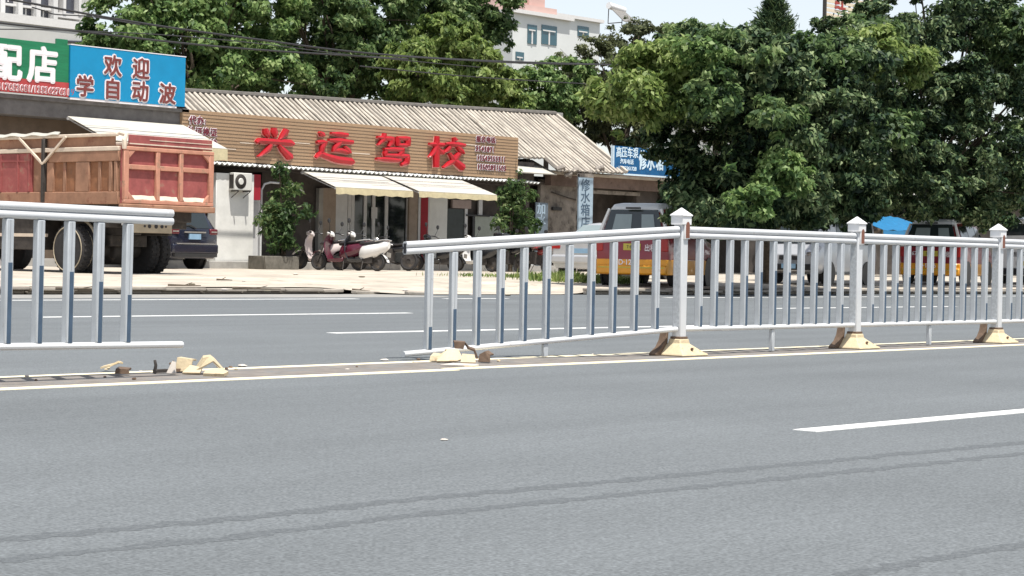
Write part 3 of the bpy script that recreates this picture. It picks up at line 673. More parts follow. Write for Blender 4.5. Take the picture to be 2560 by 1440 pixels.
# --- awnings over the shopfront
def awning(label, tl, tr, Yt, bl, br, Yb, zt, zb, vh, group='cream awnings', sagd=.015):
    off_ = Vector(((tl+tr)/2, Yt, zt)); t = thing('awning', label, 'awning', off_, group=group)
    mb = MB(); mb.sheet((tl, Yt, zt), (tr, Yt, zt), (br, Yb, zb), (bl, Yb, zb), 14, 8, .015, lambda u, v: -sagd*math.sin(math.pi*v)*(.5+.5*abs(math.sin(u*math.pi*2)))*.5)
    mb.v = [(x-off_.x, y-off_.y, z-off_.z) for x, y, z in mb.v]; c = mb.build('canopy', M['canvas'], t, smooth=60)
    mb = MB(); n = 24
    for i in range(n+1):
        u = i/n; x = bl+(br-bl)*u; w = .012*math.sin(i*2.1)
        mb.v += [(x, Yb-.002, zb), (x, Yb-.012+w, zb-vh*.5), (x, Yb-.016+w*2, zb-vh*(1+.08*math.sin(i*1.57)))]
        if i: k = 3*i; mb.f += [(k-3, k, k+1, k-2), (k-2, k+1, k+2, k-1)]
    mb.v = [(x-off_.x, y-off_.y, z-off_.z) for x, y, z in mb.v]; mb.build('valance', M['valance'], t, smooth=60)
    mb = MB(); mb.tube([(bl, Yb+.03, zb-.03), (br, Yb+.03, zb-.03)], .028, 8); mb.tube([(tl, Yt-.02, zt-.05), (tr, Yt-.02, zt-.05)], .05, 8)
    for x, xe in ((tl+.08, bl+.08), (tr-.08, br-.08)): mb.tube([(x, Yt, zt-.08), (xe, Yb+.05, zb-.05)], .018, 6)
    mb.v = [(x-off_.x, y-off_.y, z-off_.z) for x, y, z in mb.v]; mb.build('frame', M['frame_w'], t)
    return t
awning('cream awning over the glass doors, the left of the two sharing one bracket', 42.46, 45.86, 47.15, 42.46, 45.86, 45.55, 3.33, 2.80, .20)
awning('cream awning over the red couplet, the right of the two sharing one bracket', 45.96, 49.69, 47.15, 45.96, 49.69, 45.38, 3.35, 2.80, .18)
awning('large plain white awning behind the dump truck', 33.59, 37.73, 47.15, 33.59, 37.73, 45.1, 4.47, 3.72, .34)
# pale shed sheet right of the sign
mb = MB(); mb.sheet(PY(1292, 400, 48.4), PY(1330, 402, 48.6), PY(1392, 438, 47.0), PY(1292, 432, 46.9), 4, 4, .04); o = mb.build('roof_sheet', M['canvas']); tag(o, 'loose white sheet sloping down beside the right end of the brown sign', 'roof sheet')

# --- air conditioner
p0, p1 = PY(590, 431, 46.8), PY(634, 477, 46.8)
off = Vector(((p0.x+p1.x)/2, 47.0, p1.z)); t = thing('air_conditioner', 'cream outdoor air conditioner unit on brackets on the white wall', 'air conditioner', off)
w, h = (p1.x-p0.x)/2, p0.z-p1.z
mb = MB(); mb.b2((-w, -.13, 0), (w, .13, h)); cs = mb.build('case', M['acw'], t, bevel=.02, seg=2)
mb = MB(); mb.lathe([(-.142, .21), (-.13, .225)], (-w*.28, 0, h/2), 'Y', 28); fg = mb.build('fan_grille', M['darkm'], t)
mb = MB(); mb.lathe([(-.16, .09), (-.14, .105)], (-w*.28, 0, h/2), 'Y', 20); mb.build('fan_hub', M['acw'], fg)
mb = MB(); mb.b2((-w-.004, -.10, .05), (-w+.01, .10, h-.06)); mb.build('side_grille', M['darkm'], t)
for x in (-w*.65, w*.65):
    mb = MB(); mb.b2((x-.02, -.2, -.04), (x+.02, .2, -.003)); mb.bar((x, -.18, -.04), (x, .2, -.26), .018); mb.b2((x-.02, .17, -.28), (x+.02, .2, -.04)); mb.build('bracket', M['darkm'], t)

# --- left shop (parts store): lintel, dark bays, green and blue signs
off = Vector((31, 48, .24))
t = thing('shop_building', 'dark brown parts shop with a grey concrete lintel behind the dump truck', 'building', off)
mb = MB(); mb.b2((10, 47.3, 4.42), (37.9, 47.9, 4.98)); mb.b2((10, 47.2, 4.86), (38.0, 47.3, 4.98)); loc(mb).build('lintel', M['lintelm'], t, bevel=.015)
mb = MB(); mb.b2((10, 48.0, .2), (37.5, 48.2, 4.42)); loc(mb).build('wall', M['brownwall'], t)
mb = MB(); mb.b2((10, 48.2, 4.6), (37.9, 56, 4.95)); loc(mb).build('roof', M['concrete'], t)
mb = MB(); mb.b2((10, 46.4, .2), (XL-.003, 48, PLN-.004)); loc(mb).build('plinth', M['concrete'], t)
for x0, x1 in ((20, 24.5), (25, 29.5), (30, 33.2), (33.8, 37.1)):
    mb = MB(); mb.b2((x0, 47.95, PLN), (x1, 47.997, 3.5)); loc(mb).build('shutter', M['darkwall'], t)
mb = MB(); mb.b2((37.15, 47.5, PLN), (37.55, 48.0, 4.42)); loc(mb).build('pillar', M['tanwall'], t)
zs0, zs1 = 5.02, 6.46
xm = PY(173, 200, 47.1).x; xr = PY(461, 200, 47.1).x
off = Vector((xm-3, 47.2, zs0))
t = thing('shop_sign', 'green sign with white characters and a red phone strip, cut off by the left edge', 'sign', off)
mb = MB(); mb.b2((xm-9, 47.1, zs0+.40), (xm-.02, 47.22, zs1+.02)); loc(mb).build('green_board', M['green'], t)
mb = MB(); mb.b2((xm-9, 47.09, zs0), (xm-.02, 47.22, zs0+.396)); loc(mb).build('red_strip', M['redstrip'], t)
mb = MB(); mb.b2((xm-.42, 47.13, zs1+.02), (xm-.05, 47.2, zs1+.17)); loc(mb).build('top_bracket', M['green'], t)
for ch, px, py in (('汽', -190, 140), ('配', 16, 156), ('店', 107, 162)):
    p = PY(px, py, 47.08); shift(text('character', ch, M['whitel'], t, p.x, p.z, 47.09, 1.05, .98, .02, .036), off)
p = PY(82, 222, 47.07); o = two_tone('lettering', '15017053081/13536276319', p.x, p.z, 47.085, .25, 'redstrip', 'whitel', t, 1.0, -.01, .07, .98); shift(o, off)
t = thing('shop_sign', 'bright blue sign with brick red characters outlined in white', 'sign', (xm, 47.2, zs0)); off = Vector((xm, 47.2, zs0))
mb = MB(); mb.b2((xm, 47.06, zs0-.0), (xr, 47.24, zs1+.03)); loc(mb).build('board', M['blue'], t)
mb = MB(); mb.b2((xm-.0, 47.05, zs1+.03), (xr+.02, 47.25, zs1+.055)); mb.b2((xm+.02, 47.07, zs0-.06), (xr-.3, 47.2, zs0-.003)); loc(mb).build('edge_trim', M['whitel'], t)
for ch, px, py in (('欢', 282, 164), ('迎', 352, 171), ('学', 212, 215), ('自', 281, 222), ('动', 350, 228), ('波', 418, 234)):
    p = PY(px, py, 47.05); o = two_tone('character', ch, p.x, p.z, 47.05, .63, 'brickl', 'whitel', t, 1.0, .022, .09); shift(o, off)

# --- old workshop at the right end of the shed
off = Vector((60, 48, .24)); t = thing('shop_building', 'dilapidated workshop with peeling walls and a black doorway behind the minivan', 'building', off)
mb = MB(); add_rect(mb, 1378, 438, 1752, 474, 47.6, .3); loc(mb).build('fascia', M['fascia'], t)
mb = MB(); mb.b2((54.6, 47.2, 3.78), (70, 47.9, 3.86)); loc(mb).build('eave', M['tile'], t)
mb = MB(); add_rect(mb, 1352, 452, 1470, 660, 48.0, .15); loc(mb).build('peeling_wall', M['oldwall'], t)
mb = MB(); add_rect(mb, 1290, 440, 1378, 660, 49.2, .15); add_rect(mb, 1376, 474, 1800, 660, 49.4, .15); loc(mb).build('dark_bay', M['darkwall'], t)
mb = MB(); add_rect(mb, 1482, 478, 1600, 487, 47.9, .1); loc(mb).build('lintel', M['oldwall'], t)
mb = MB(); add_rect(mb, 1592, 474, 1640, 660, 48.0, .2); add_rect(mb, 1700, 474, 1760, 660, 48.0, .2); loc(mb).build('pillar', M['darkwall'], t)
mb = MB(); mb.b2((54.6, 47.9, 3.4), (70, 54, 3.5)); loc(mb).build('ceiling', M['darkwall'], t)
r = random.Random(8)
mb = MB()
for px, py, L in ((1402, 424, .5), (1436, 430, .6), (1470, 436, .4), (1500, 424, .5), (1420, 440, .35)):
    p = PY(px, py, 46.9); mb.tube([(p.x-L/2, 46.9, p.z), (p.x, 46.8, p.z+.09), (p.x+L/2, 46.95, p.z-.03)], [.07, .1, .06], 7)
loc(mb).build('broken_tile', M['oldwall'], t)
mb = MB(); p0, p1 = PY(1378, 480, 47.9), PY(1462, 505, 47.9); mb.tube([p0, (p0+p1)/2+Vector((0, 0, -.03)), p1], .025, 6); loc(mb).build('slack_pipe', M['darkm'], t)
mb = MB(); add_rect(mb, 1383, 518, 1405, 526, 47.9, .1); loc(mb).build('wall_bracket', M['blackp'], t)
# vertical radiator sign, its small neighbour and the weathered blue sign on the eave
off = Vector((56.8, 47, .3))
a, b = PY(1449, 434, 46.6), PY(1484, 434, 46.6); z1 = a.z; z0 = .75
t = thing('vertical_sign', 'tall narrow bleached blue sign board with three dark characters before the peeling wall', 'sign', off)
mb = MB(); mb.b2((a.x, 46.6, z0), (b.x, 46.68, z1)); loc(mb).build('board', M['vsign'], t, bevel=.01)
mb = MB(); mb.b2((a.x, 46.59, z1-.12), (b.x, 46.7, z1+.02)); mb.b2((a.x+.02, 46.69, .2), (a.x+.08, 46.75, z1)); mb.b2((b.x-.08, 46.69, .2), (b.x-.02, 46.75, z1)); loc(mb).build('frame', M['oldwall'], t)
for ch, py in (('修', 462), ('水', 492), ('箱', 524), ('店', 556)):
    p = PY(1466, py, 46.55); shift(text('character', ch, M['vletter'], t, p.x, p.z, 46.595, .47, 1.15, .004, .012), off)
a, b = PY(1341, 506, 46.4), PY(1371, 506, 46.4); t = thing('vertical_sign', 'small dim blue upright board half hidden beside the right shrub', 'sign', (a.x, 46.4, .3)); off = Vector((a.x, 46.4, .3))
mb = MB(); mb.b2((a.x, 46.4, .45), (b.x, 46.46, a.z)); loc(mb).build('board', M['slate'], t, bevel=.01)
for ch, py in (('加', 522), ('水', 550)): p = PY(1356, py, 46.35); shift(text('character', ch, M['vsign'], t, p.x, p.z, 46.395, .42, 1.1, .004, .02), off)
a, b = PY(1536, 364, 47.0), PY(1722, 378, 47.0); zt_, zb_ = a.z, PY(1540, 432, 47).z
off = Vector((a.x, 47, zb_)); t = thing('shop_sign', 'weathered dark blue sign with pale characters standing on the workshop eave', 'sign', off)
mb = MB(); mb.b2((a.x, 47.0, zb_), (b.x, 47.1, zt_)); loc(mb).build('board', M['bluedk'], t)
mb = MB(); mb.b2((a.x-.02, 46.99, zb_-.06), (b.x, 47.12, zb_-.002)); mb.b2((a.x-.05, 46.99, zb_-.06), (a.x-.003, 47.12, zt_)); loc(mb).build('edge_trim', M['pearl'], t)
for ch, px, py, sz in (('高', 1548, 380, .42), ('压', 1562, 381, .42), ('车', 1576, 382, .42), ('泵', 1590, 383, .42)):
    p = PY(px, py, 46.98); shift(text('character', ch, M['pearl'], t, p.x, p.z, 46.99, sz, .8, .004, .02), off)
for ch, px, py in (('修', 1608, 400), ('水', 1628, 402), ('箱', 1650, 402)):
    p = PY(px, py, 46.98); shift(text('character', ch, M['pearl'], t, p.x, p.z, 46.99, .78, .62, .004, .02), off)
for body, px, py, sz in (('汽车电话', 1568, 404, .2), ('13502361728', 1569, 421, .2)):
    p = PY(px, py, 46.98); shift(text('lettering', body, M['pearl'], t, p.x, p.z, 46.99, sz, 1.0, .004, .03), off)

# ------------------------------------------------------------------ vehicles (local x forward, y left, z up)
def wheel(parent, x, y, r, w, side, rim='steel', name='wheel', tread=0):
    mb = MB(); h = w/2
    mb.lathe([(-h, r*.62), (-h, r*.90), (-h*.8, r*.985), (-h*.3, r), (h*.3, r), (h*.8, r*.985), (h, r*.90), (h, r*.62)], (0, 0, 0), 'Y', 28)
    ty = mb.build(name, M['rubber'], parent); ty.location = (x, y, r)
    if tread:
        mb = MB()
        for k in range(tread):
            a = 2*math.pi*k/tread
            for s_ in (-1, 1): mb.box((math.cos(a+.05*s_)*r, s_*h*.45, math.sin(a+.05*s_)*r), (.03, h*.62, .045), (0, -a, 0))
        mb.build('tread', M['rubber'], ty)
    mb = MB(); q = h*.75*side
    mb.lathe([(q*.2, r*.60), (q*1.02, r*.61), (q*1.03, r*.53), (q*.55, r*.47), (q*.6, r*.18), (q*.95, r*.15), (q*.95, .002)], (0, 0, 0), 'Y', 24)
    mb.build('rim', M[rim], ty)
    if tread:
        mb = MB(); q = h*side; n = 28; P = [(r*.885*math.cos(2*math.pi*k/n), q*1.005, r*.885*math.sin(2*math.pi*k/n)) for k in range(n+1)]; mb.tube(P, .014, 5, cap=False); mb.build('dusty_bead', M['trk_tan'], ty)
    return ty

def car_body(st, n_mid=1):
    """stations: (x, z_low, z_belt, z_roof, w_low, w_belt, w_roof)"""
    rings = []
    for x, zl, zb, zr, wl, wb, wr in st:
        half = [(0, zl), (wl*.9, zl), (wl, zl+.07), (wb*1.0, zl+(zb-zl)*.45), (wb*1.0, zl+(zb-zl)*.75), (wb*.975, zb), ((wb*.975+wr*2)/3, zb+(zr-zb)*.62), (wr, zr-min(.07, (zr-zb)*.3)), (wr*.86, zr-min(.02, (zr-zb)*.1)), (wr*.5, zr), (0, zr+.004)]
        rings.append([Vector((x, y, z)) for y, z in half]+[Vector((x, -y, z)) for y, z in half[-2:0:-1]])
    mb = MB(); mb.loft(rings); return mb
def side_pt(st, x, t, side):      # a point on the greenhouse between belt (t=0) and roof (t=1), pushed out a little
    for a, b in zip(st, st[1:]):
        if (a[0]-x)*(b[0]-x) <= 0:
            u = 0 if a[0] == b[0] else (x-a[0])/(b[0]-a[0]); s_ = [p+(q-p)*u for p, q in zip(a, b)]; break
    _, zl, zb, zr, wl, wb, wr = s_
    z = zb+(zr-zb)*t; w = wb*.975+((wb*.975+wr*2)/3-wb*.975)*min(1, t/.62) if t < .62 else (wb*.975+wr*2)/3+(wr-(wb*.975+wr*2)/3)*(t-.62)/.3
    return Vector((x, side*(w+.012), z))
def patch(mb, pts, th, d):      # thin panel through a loop of points
    d = Vector(d)*th; return mb.prism(pts, d)

def build_car(label, loc, rz, st, paint, lower=None, wheels=(.8, 3.4), wr=.31, windows=(), rear=None, group=None, cat='car', name='parked_car', track=None):
    t = thing(name, label, cat, loc, rz, group)
    body = car_body(st).build('body', M[paint], t, smooth=35, bevel=.012)
    W2 = max(s[5] for s in st)
    for x in wheels:
        for sd in (1, -1):
            wheel(t, x, sd*(W2-.09), wr, .2, sd)
            mb = MB(); mb.lathe([(-.02, wr*1.16), (.02, wr*1.16)], (x, sd*(W2-.005), wr*1.02), 'Y', 24); mb.build('wheel_arch', M['blackp'], t)  # black disc paints the shade of a wheel well that is not cut
    for (xa, xb, t0, t1, ra, rb) in windows:
        for sd in (1, -1):
            mb = MB(); mb.prism([side_pt(st, xa, t0, sd), side_pt(st, xb, t0, sd), side_pt(st, rb, t1, sd), side_pt(st, ra, t1, sd)], (0, -sd*.02, 0)); mb.build('side_window', M['glass'], t)
    return t

# dark blue SUV parked nose-in behind the truck
sx, sy = 35.75, 44.1
st = [(0, .36, .95, 1.0, .80, .84, .62), (.03, .30, 1.0, 1.08, .86, .90, .66), (.20, .28, 1.02, 1.50, .88, .92, .62), (.42, .28, 1.03, 1.66, .89, .93, .60), (1.2, .28, 1.03, 1.71, .90, .94, .62), (2.3, .28, 1.02, 1.69, .90, .94, .62), (3.1, .28, 1.01, 1.06, .90, .93, .70), (4.2, .30, .90, .95, .85, .88, .70), (4.5, .40, .70, .75, .75, .78, .6)]
t = build_car('dark navy SUV parked nose-in, seen from behind between truck and white wall', (sx, sy, .2), R(96), st, 'suvp', wheels=(.85, 3.5), wr=.36, windows=((.55, 1.55, .08, .82, .75, 1.55), (1.62, 2.75, .08, .8, 1.62, 2.35)), cat='car', name='suv')
t.scale = (1.05, 1.03, 1.12)
mb = MB(); mb.prism([(.03, .58, 1.06), (.03, -.58, 1.06), (.225, -.50, 1.53), (.225, .50, 1.53)], (-.02, 0, .004)); mb.build('rear_window', M['glass'], t)
mb = MB(); mb.b2((.10, -.56, 1.60), (.36, .56, 1.65)); mb.build('roof_spoiler', M['suvp'], t, bevel=.015)
mb = MB(); mb.tube([(-.02, -.05, 1.05), (-.005, .15, 1.13), (.03, .38, 1.12)], .018, 6); mb.build('wiper', M['blackp'], t)
for sd in (1, -1):
    mb = MB(); mb.b2((-.03, sd*.58, .90), (.06, sd*.875, 1.05)); mb.build('tail_lamp', M['lamp_dim'], t, bevel=.03, seg=2)
    mb = MB(); mb.b2((-.035, sd*.62, .955), (.0, sd*.84, .99)); mb.build('lamp_bar', M['steel'], t)
mb = MB(); mb.b2((-.035, -.22, .78), (0, .22, .92)); pb = mb.build('number_plate', M['plate_b'], t)
mb = MB(); mb.b2((-.045, -.40, .94), (-.01, .40, .975)); mb.build('chrome_strip', M['steel'], t)
mb = MB(); mb.b2((-.08, -.86, .42), (.12, .86, .66)); bm = mb.build('bumper', M['suvp'], t, bevel=.04, seg=3)
mb = MB(); mb.b2((-.09, -.74, .655), (-.02, .74, .685)); mb.build('bumper_trim', M['chrome'], bm)
mb = MB(); mb.b2((-.085, -.80, .34), (.1, .80, .43)); mb.build('skirt', M['blackp'], bm)

# red and orange minivan taxi
TX0 = GX(1583, 27.7, 700)
TL = 4.3
st = [(0, .30, .98, 1.02, .80, .84, .66), (.04, .26, 1.02, 1.10, .84, .875, .66), (.16, .25, 1.04, 1.66, .85, .885, .60), (.30, .25, 1.05, 1.80, .85, .89, .60), (1.0, .25, 1.05, 1.85, .86, .89, .63), (2.6, .25, 1.04, 1.83, .86, .89, .63), (3.05, .25, 1.03, 1.70, .86, .89, .60), (3.75, .25, 1.0, 1.08, .86, .88, .70), (4.15, .28, .84, .90, .80, .84, .7), (4.3, .36, .66, .7, .7, .76, .6)]
TAXI_ST = st
def lower_band(t, z0, z1, mk, w, L, name='lower_panel', x0=-.012):
    mb = MB(); rings = []
    for x, k in ((x0, .955), (.05, 1.0), (.5, 1.015), (L*.8, 1.015), (L*.95, .97)):
        rings.append([Vector((x, w*k, z0)), Vector((x, w*k*1.003, z1)), Vector((x, -w*k*1.003, z1)), Vector((x, -w*k, z0))])
    mb.loft(rings); return mb.build(name, M[mk], t, bevel=.01)
def make_taxi(label, loc, rz, num, detail=True):
    t = build_car(label, loc, rz, TAXI_ST, 'taxi_red', wheels=(.75, 3.45), wr=.31, windows=((.4, 1.25, .06, .8, .45, 1.25), (1.3, 2.2, .06, .8, 1.3, 2.2), (2.25, 3.25, .06, .78, 2.25, 2.8)), cat='taxi', name='minivan_taxi', group='red and orange taxis')
    lower_band(t, .26, .60, 'taxi_or', .885, TL)
    # white roof shell and pillars
    mb = MB(); mb.loft([[Vector((x, sd*w, z)) for sd, w, z in ((1, wr_+.035, zr-.10), (1, wr_*.9, zr+.012), (-1, wr_*.9, zr+.012), (-1, wr_+.035, zr-.10))] for x, wr_, zr in ((.20, .60, 1.74), (.32, .61, 1.82), (1.0, .64, 1.866), (2.6, .64, 1.846), (3.0, .61, 1.75))]); mb.build('roof', M['whitep'], t, bevel=.03, seg=2)
    for sd in (1, -1):
        mb = MB(); mb.tube([(.035, sd*.83, 1.08), (.12, sd*.73, 1.42), (.2, sd*.63, 1.72)], [.045, .045, .04], 6); mb.build('pillar', M['whitep'], t)
    mb = MB(); mb.prism([(.02, .74, 1.06), (.02, -.74, 1.06), (.155, -.57, 1.70), (.155, .57, 1.70)], (-.022, 0, .004)); rw = mb.build('rear_window', M['glass'], t)
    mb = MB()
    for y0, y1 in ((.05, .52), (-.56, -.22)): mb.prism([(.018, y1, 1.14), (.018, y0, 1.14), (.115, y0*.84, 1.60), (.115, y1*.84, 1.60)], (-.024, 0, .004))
    mb.build('bright_pane', M['sky_refl'], rw)  # pale panes paint brightness onto the rear window
    mb = MB(); mb.tube([(-.01, .1, 1.07), (-.005, -.1, 1.12), (.01, -.35, 1.11)], .014, 6); mb.build('wiper', M['blackp'], t)
    mb = MB(); mb.b2((-.01, -.17, 1.72), (.08, .17, 1.76)); mb.build('brake_lamp', M['blackp'], t)
    mb = MB(); mb.b2((-.02, -.21, .80), (.02, .21, .95)); pl = mb.build('number_plate', M['plate_y'], t, bevel=.005)
    mp = Matrix.Translation((-.023, 0, .875)) @ Matrix(((0, 0, -1), (-1, 0, 0), (0, 1, 0))).to_4x4()
    text('lettering', 'T·8371', M['blackp'], pl, 0, 0, 0, .10, .9, .001, .015, mtx=mp)
    mb = MB(); mb.b2((-.075, -.84, .27), (.1, .84, .47)); bp_ = mb.build('bumper', M['taxi_or'], t, bevel=.03, seg=2)
    mb = MB(); mb.b2((-.083, -.80, .405), (-.02, .80, .43)); mb.build('bumper_line', M['plate_y'], bp_)
    for sd in (1, -1):
        mb = MB(); mb.b2((-.02, sd*.70, .78), (.08, sd*.872, 1.06)); mb.build('tail_lamp', M['taillight'], t, bevel=.02, seg=2)
    mp = Matrix.Translation((-.026, .08, .535)) @ Matrix(((0, 0, -1), (-1, 0, 0), (0, 1, 0))).to_4x4()
    text('lettering', num, M['whitel'], t, 0, 0, 0, .17, .95, .002, .02, mtx=mp)
    mp = Matrix.Translation((-.026, -.44, .86)) @ Matrix(((0, 0, -1), (-1, 0, 0), (0, 1, 0))).to_4x4()
    text('lettering', '出租', M['whitel'], t, 0, 0, 0, .17, .8, .002, .012, mtx=mp)
    mp = Matrix.Translation((-.026, .46, .88)) @ Matrix(((0, 0, -1), (-1, 0, 0), (0, 1, 0))).to_4x4()
    text('lettering', '62', M['whitel'], t, 0, 0, 0, .15, .9, .002, .012, mtx=mp)
    mb = MB(); mb.lathe([(-.02, .30), (.02, .30)], (.28, -.55, .3), 'X', 20)
    return t
M['sky_refl'] = glass_mat('pale_see_through_glass', (.22, .27, .28), .12)  # opaque; brightness in the window is painted as a pale colour
make_taxi('maroon and orange minivan taxi parked on the kerb, rear towards the gap', (TX0, 27.75, .16), R(21), 'D·1202').scale = (.96, .96, 1.0)
p = PG(2325, 703, .15)
make_taxi('second maroon and orange taxi, shaded under the far right tree', (GX(2325, 29.0, 690), 29.0, .2), R(16), 'D·1036')

# silver sedan beyond the taxi
st = [(0, .36, .92, .96, .74, .78, .66), (.05, .28, .95, 1.0, .80, .84, .68), (.55, .26, .96, 1.02, .83, .86, .66), (1.15, .26, .97, 1.40, .84, .87, .58), (1.6, .26, .97, 1.46, .84, .87, .58), (2.4, .26, .96, 1.44, .84, .87, .58), (3.2, .26, .94, .99, .84, .86, .68), (4.3, .28, .82, .86, .78, .80, .66), (4.5, .36, .62, .66, .68, .7, .6)]
t = build_car('silver sedan with red tail lamps, half hidden behind the minivan taxi', (GX(1452, 32.3, 680), 32.3, .22), R(14), st, 'silverp', wheels=(.85, 3.5), wr=.31, windows=((.95, 1.75, .1, .82, 1.2, 1.75), (1.8, 2.8, .1, .82, 1.8, 2.5)), cat='car', name='sedan')
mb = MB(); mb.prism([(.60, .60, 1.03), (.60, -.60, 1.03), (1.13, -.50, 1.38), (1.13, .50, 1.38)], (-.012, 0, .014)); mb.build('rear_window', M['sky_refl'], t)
for sd in (1, -1):
    mb = MB(); mb.b2((-.015, sd*.58, .76), (.12, sd*.845, .90)); tl_ = mb.build('tail_lamp', M['taillight'], t, bevel=.03, seg=2)
mb = MB(); mb.b2((-.06, -.82, .40), (.1, .82, .62)); mb.build('bumper', M['silverp'], t, bevel=.05, seg=3)
mb = MB(); mb.b2((-.02, -.24, .66), (.02, .24, .78)); mb.build('number_plate', M['plate_b'], t)

# silver microvan under the tree, dark canopy, white van at the far right
st = [(0, .34, .95, 1.0, .74, .76, .66), (.04, .28, 1.0, 1.75, .76, .79, .66), (.3, .26, 1.0, 1.84, .78, .80, .68), (2.6, .26, 1.0, 1.85, .78, .80, .68), (3.1, .26, 1.0, 1.55, .78, .80, .64), (3.45, .28, .95, 1.02, .76, .79, .66), (3.7, .34, .7, .76, .7, .74, .6)]
t = build_car('pale silver microvan facing left, seen through the nearer upright panel', (GX(2000, 29.2, 690)+3.0, 29.6, .2), R(188), st, 'silverp', wheels=(.65, 3.0), wr=.28, windows=((.2, 1.3, .06, .8, .2, 1.3), (1.4, 2.5, .06, .8, 1.4, 2.5)), cat='van', name='microvan')
mb = MB(); mb.prism([(3.44, .58, 1.06), (3.44, -.58, 1.06), (3.12, -.54, 1.52), (3.12, .54, 1.52)], (.014, 0, .01)); mb.build('windscreen', M['glass'], t)
mb = MB(); mb.b2((3.68, -.62, .36), (3.76, .62, .52)); mb.b2((3.66, -.3, .62), (3.73, .3, .74)); mb.build('bumper', M['blackp'], t, bevel=.02)
for sd in (1, -1):
    mb = MB(); mb.b2((3.55, sd*.45, .70), (3.70, sd*.68, .86)); mb.build('headlamp', M['chrome'], t, bevel=.03, seg=2)
mb = MB(); mb.b2((3.755, -.2, .40), (3.765, .2, .52)); mb.build('number_plate', M['plate_b'], t)
st = [(0, .34, 1.05, 1.1, .84, .86, .76), (.05, .28, 1.1, 2.0, .86, .88, .76), (.4, .26, 1.1, 2.08, .87, .89, .78), (3.6, .26, 1.1, 2.08, .87, .89, .78), (4.2, .26, 1.08, 1.75, .87, .89, .74), (4.7, .28, 1.0, 1.08, .86, .88, .76), (4.95, .36, .74, .8, .8, .84, .7)]
t = build_car('white van cut off by the right edge, tinted windows and small dark lettering', (GX(2590, 29.0, 690)-.2, 29.3, .2), R(16), st, 'whitep', wheels=(.9, 3.9), wr=.33, windows=((.3, 1.6, .05, .78, .3, 1.6), (1.7, 3.0, .05, .78, 1.7, 3.0)), cat='van', name='parked_van')
mb = MB(); mb.prism([(.035, .66, 1.16), (.035, -.66, 1.16), (.05, -.62, 1.86), (.05, .62, 1.86)], (-.02, 0, 0)); mb.build('rear_window', M['glass'], t)
mb = MB(); mb.b2((-.02, -.22, .58), (.02, .22, .72)); mb.build('number_plate', M['plate_y'], t)
mb = MB(); mb.b2((-.06, -.84, .3), (.1, .84, .5)); mb.build('bumper', M['blackp'], t, bevel=.02)
mp = Matrix.Translation((-.004, .15, .93)) @ Matrix(((0, 0, -1), (-1, 0, 0), (0, 1, 0))).to_4x4()
text('lettering', '面包车', M['blackp'], t, 0, 0, 0, .16, .9, .003, .01, mtx=mp)

# ------------------------------------------------------------------ dump truck, parked nose to the shops
TRX, TRY, TRZ = 26.60, 33.75, .22
t = thing('dump_truck', 'dusty red and orange dump truck parked tail towards the road at the left', 'truck', (TRX, TRY, TRZ), R(92.5))
W_ = 1.235; FL, TP, BT = 1.62, 2.68, 1.52
L_ = 5.6
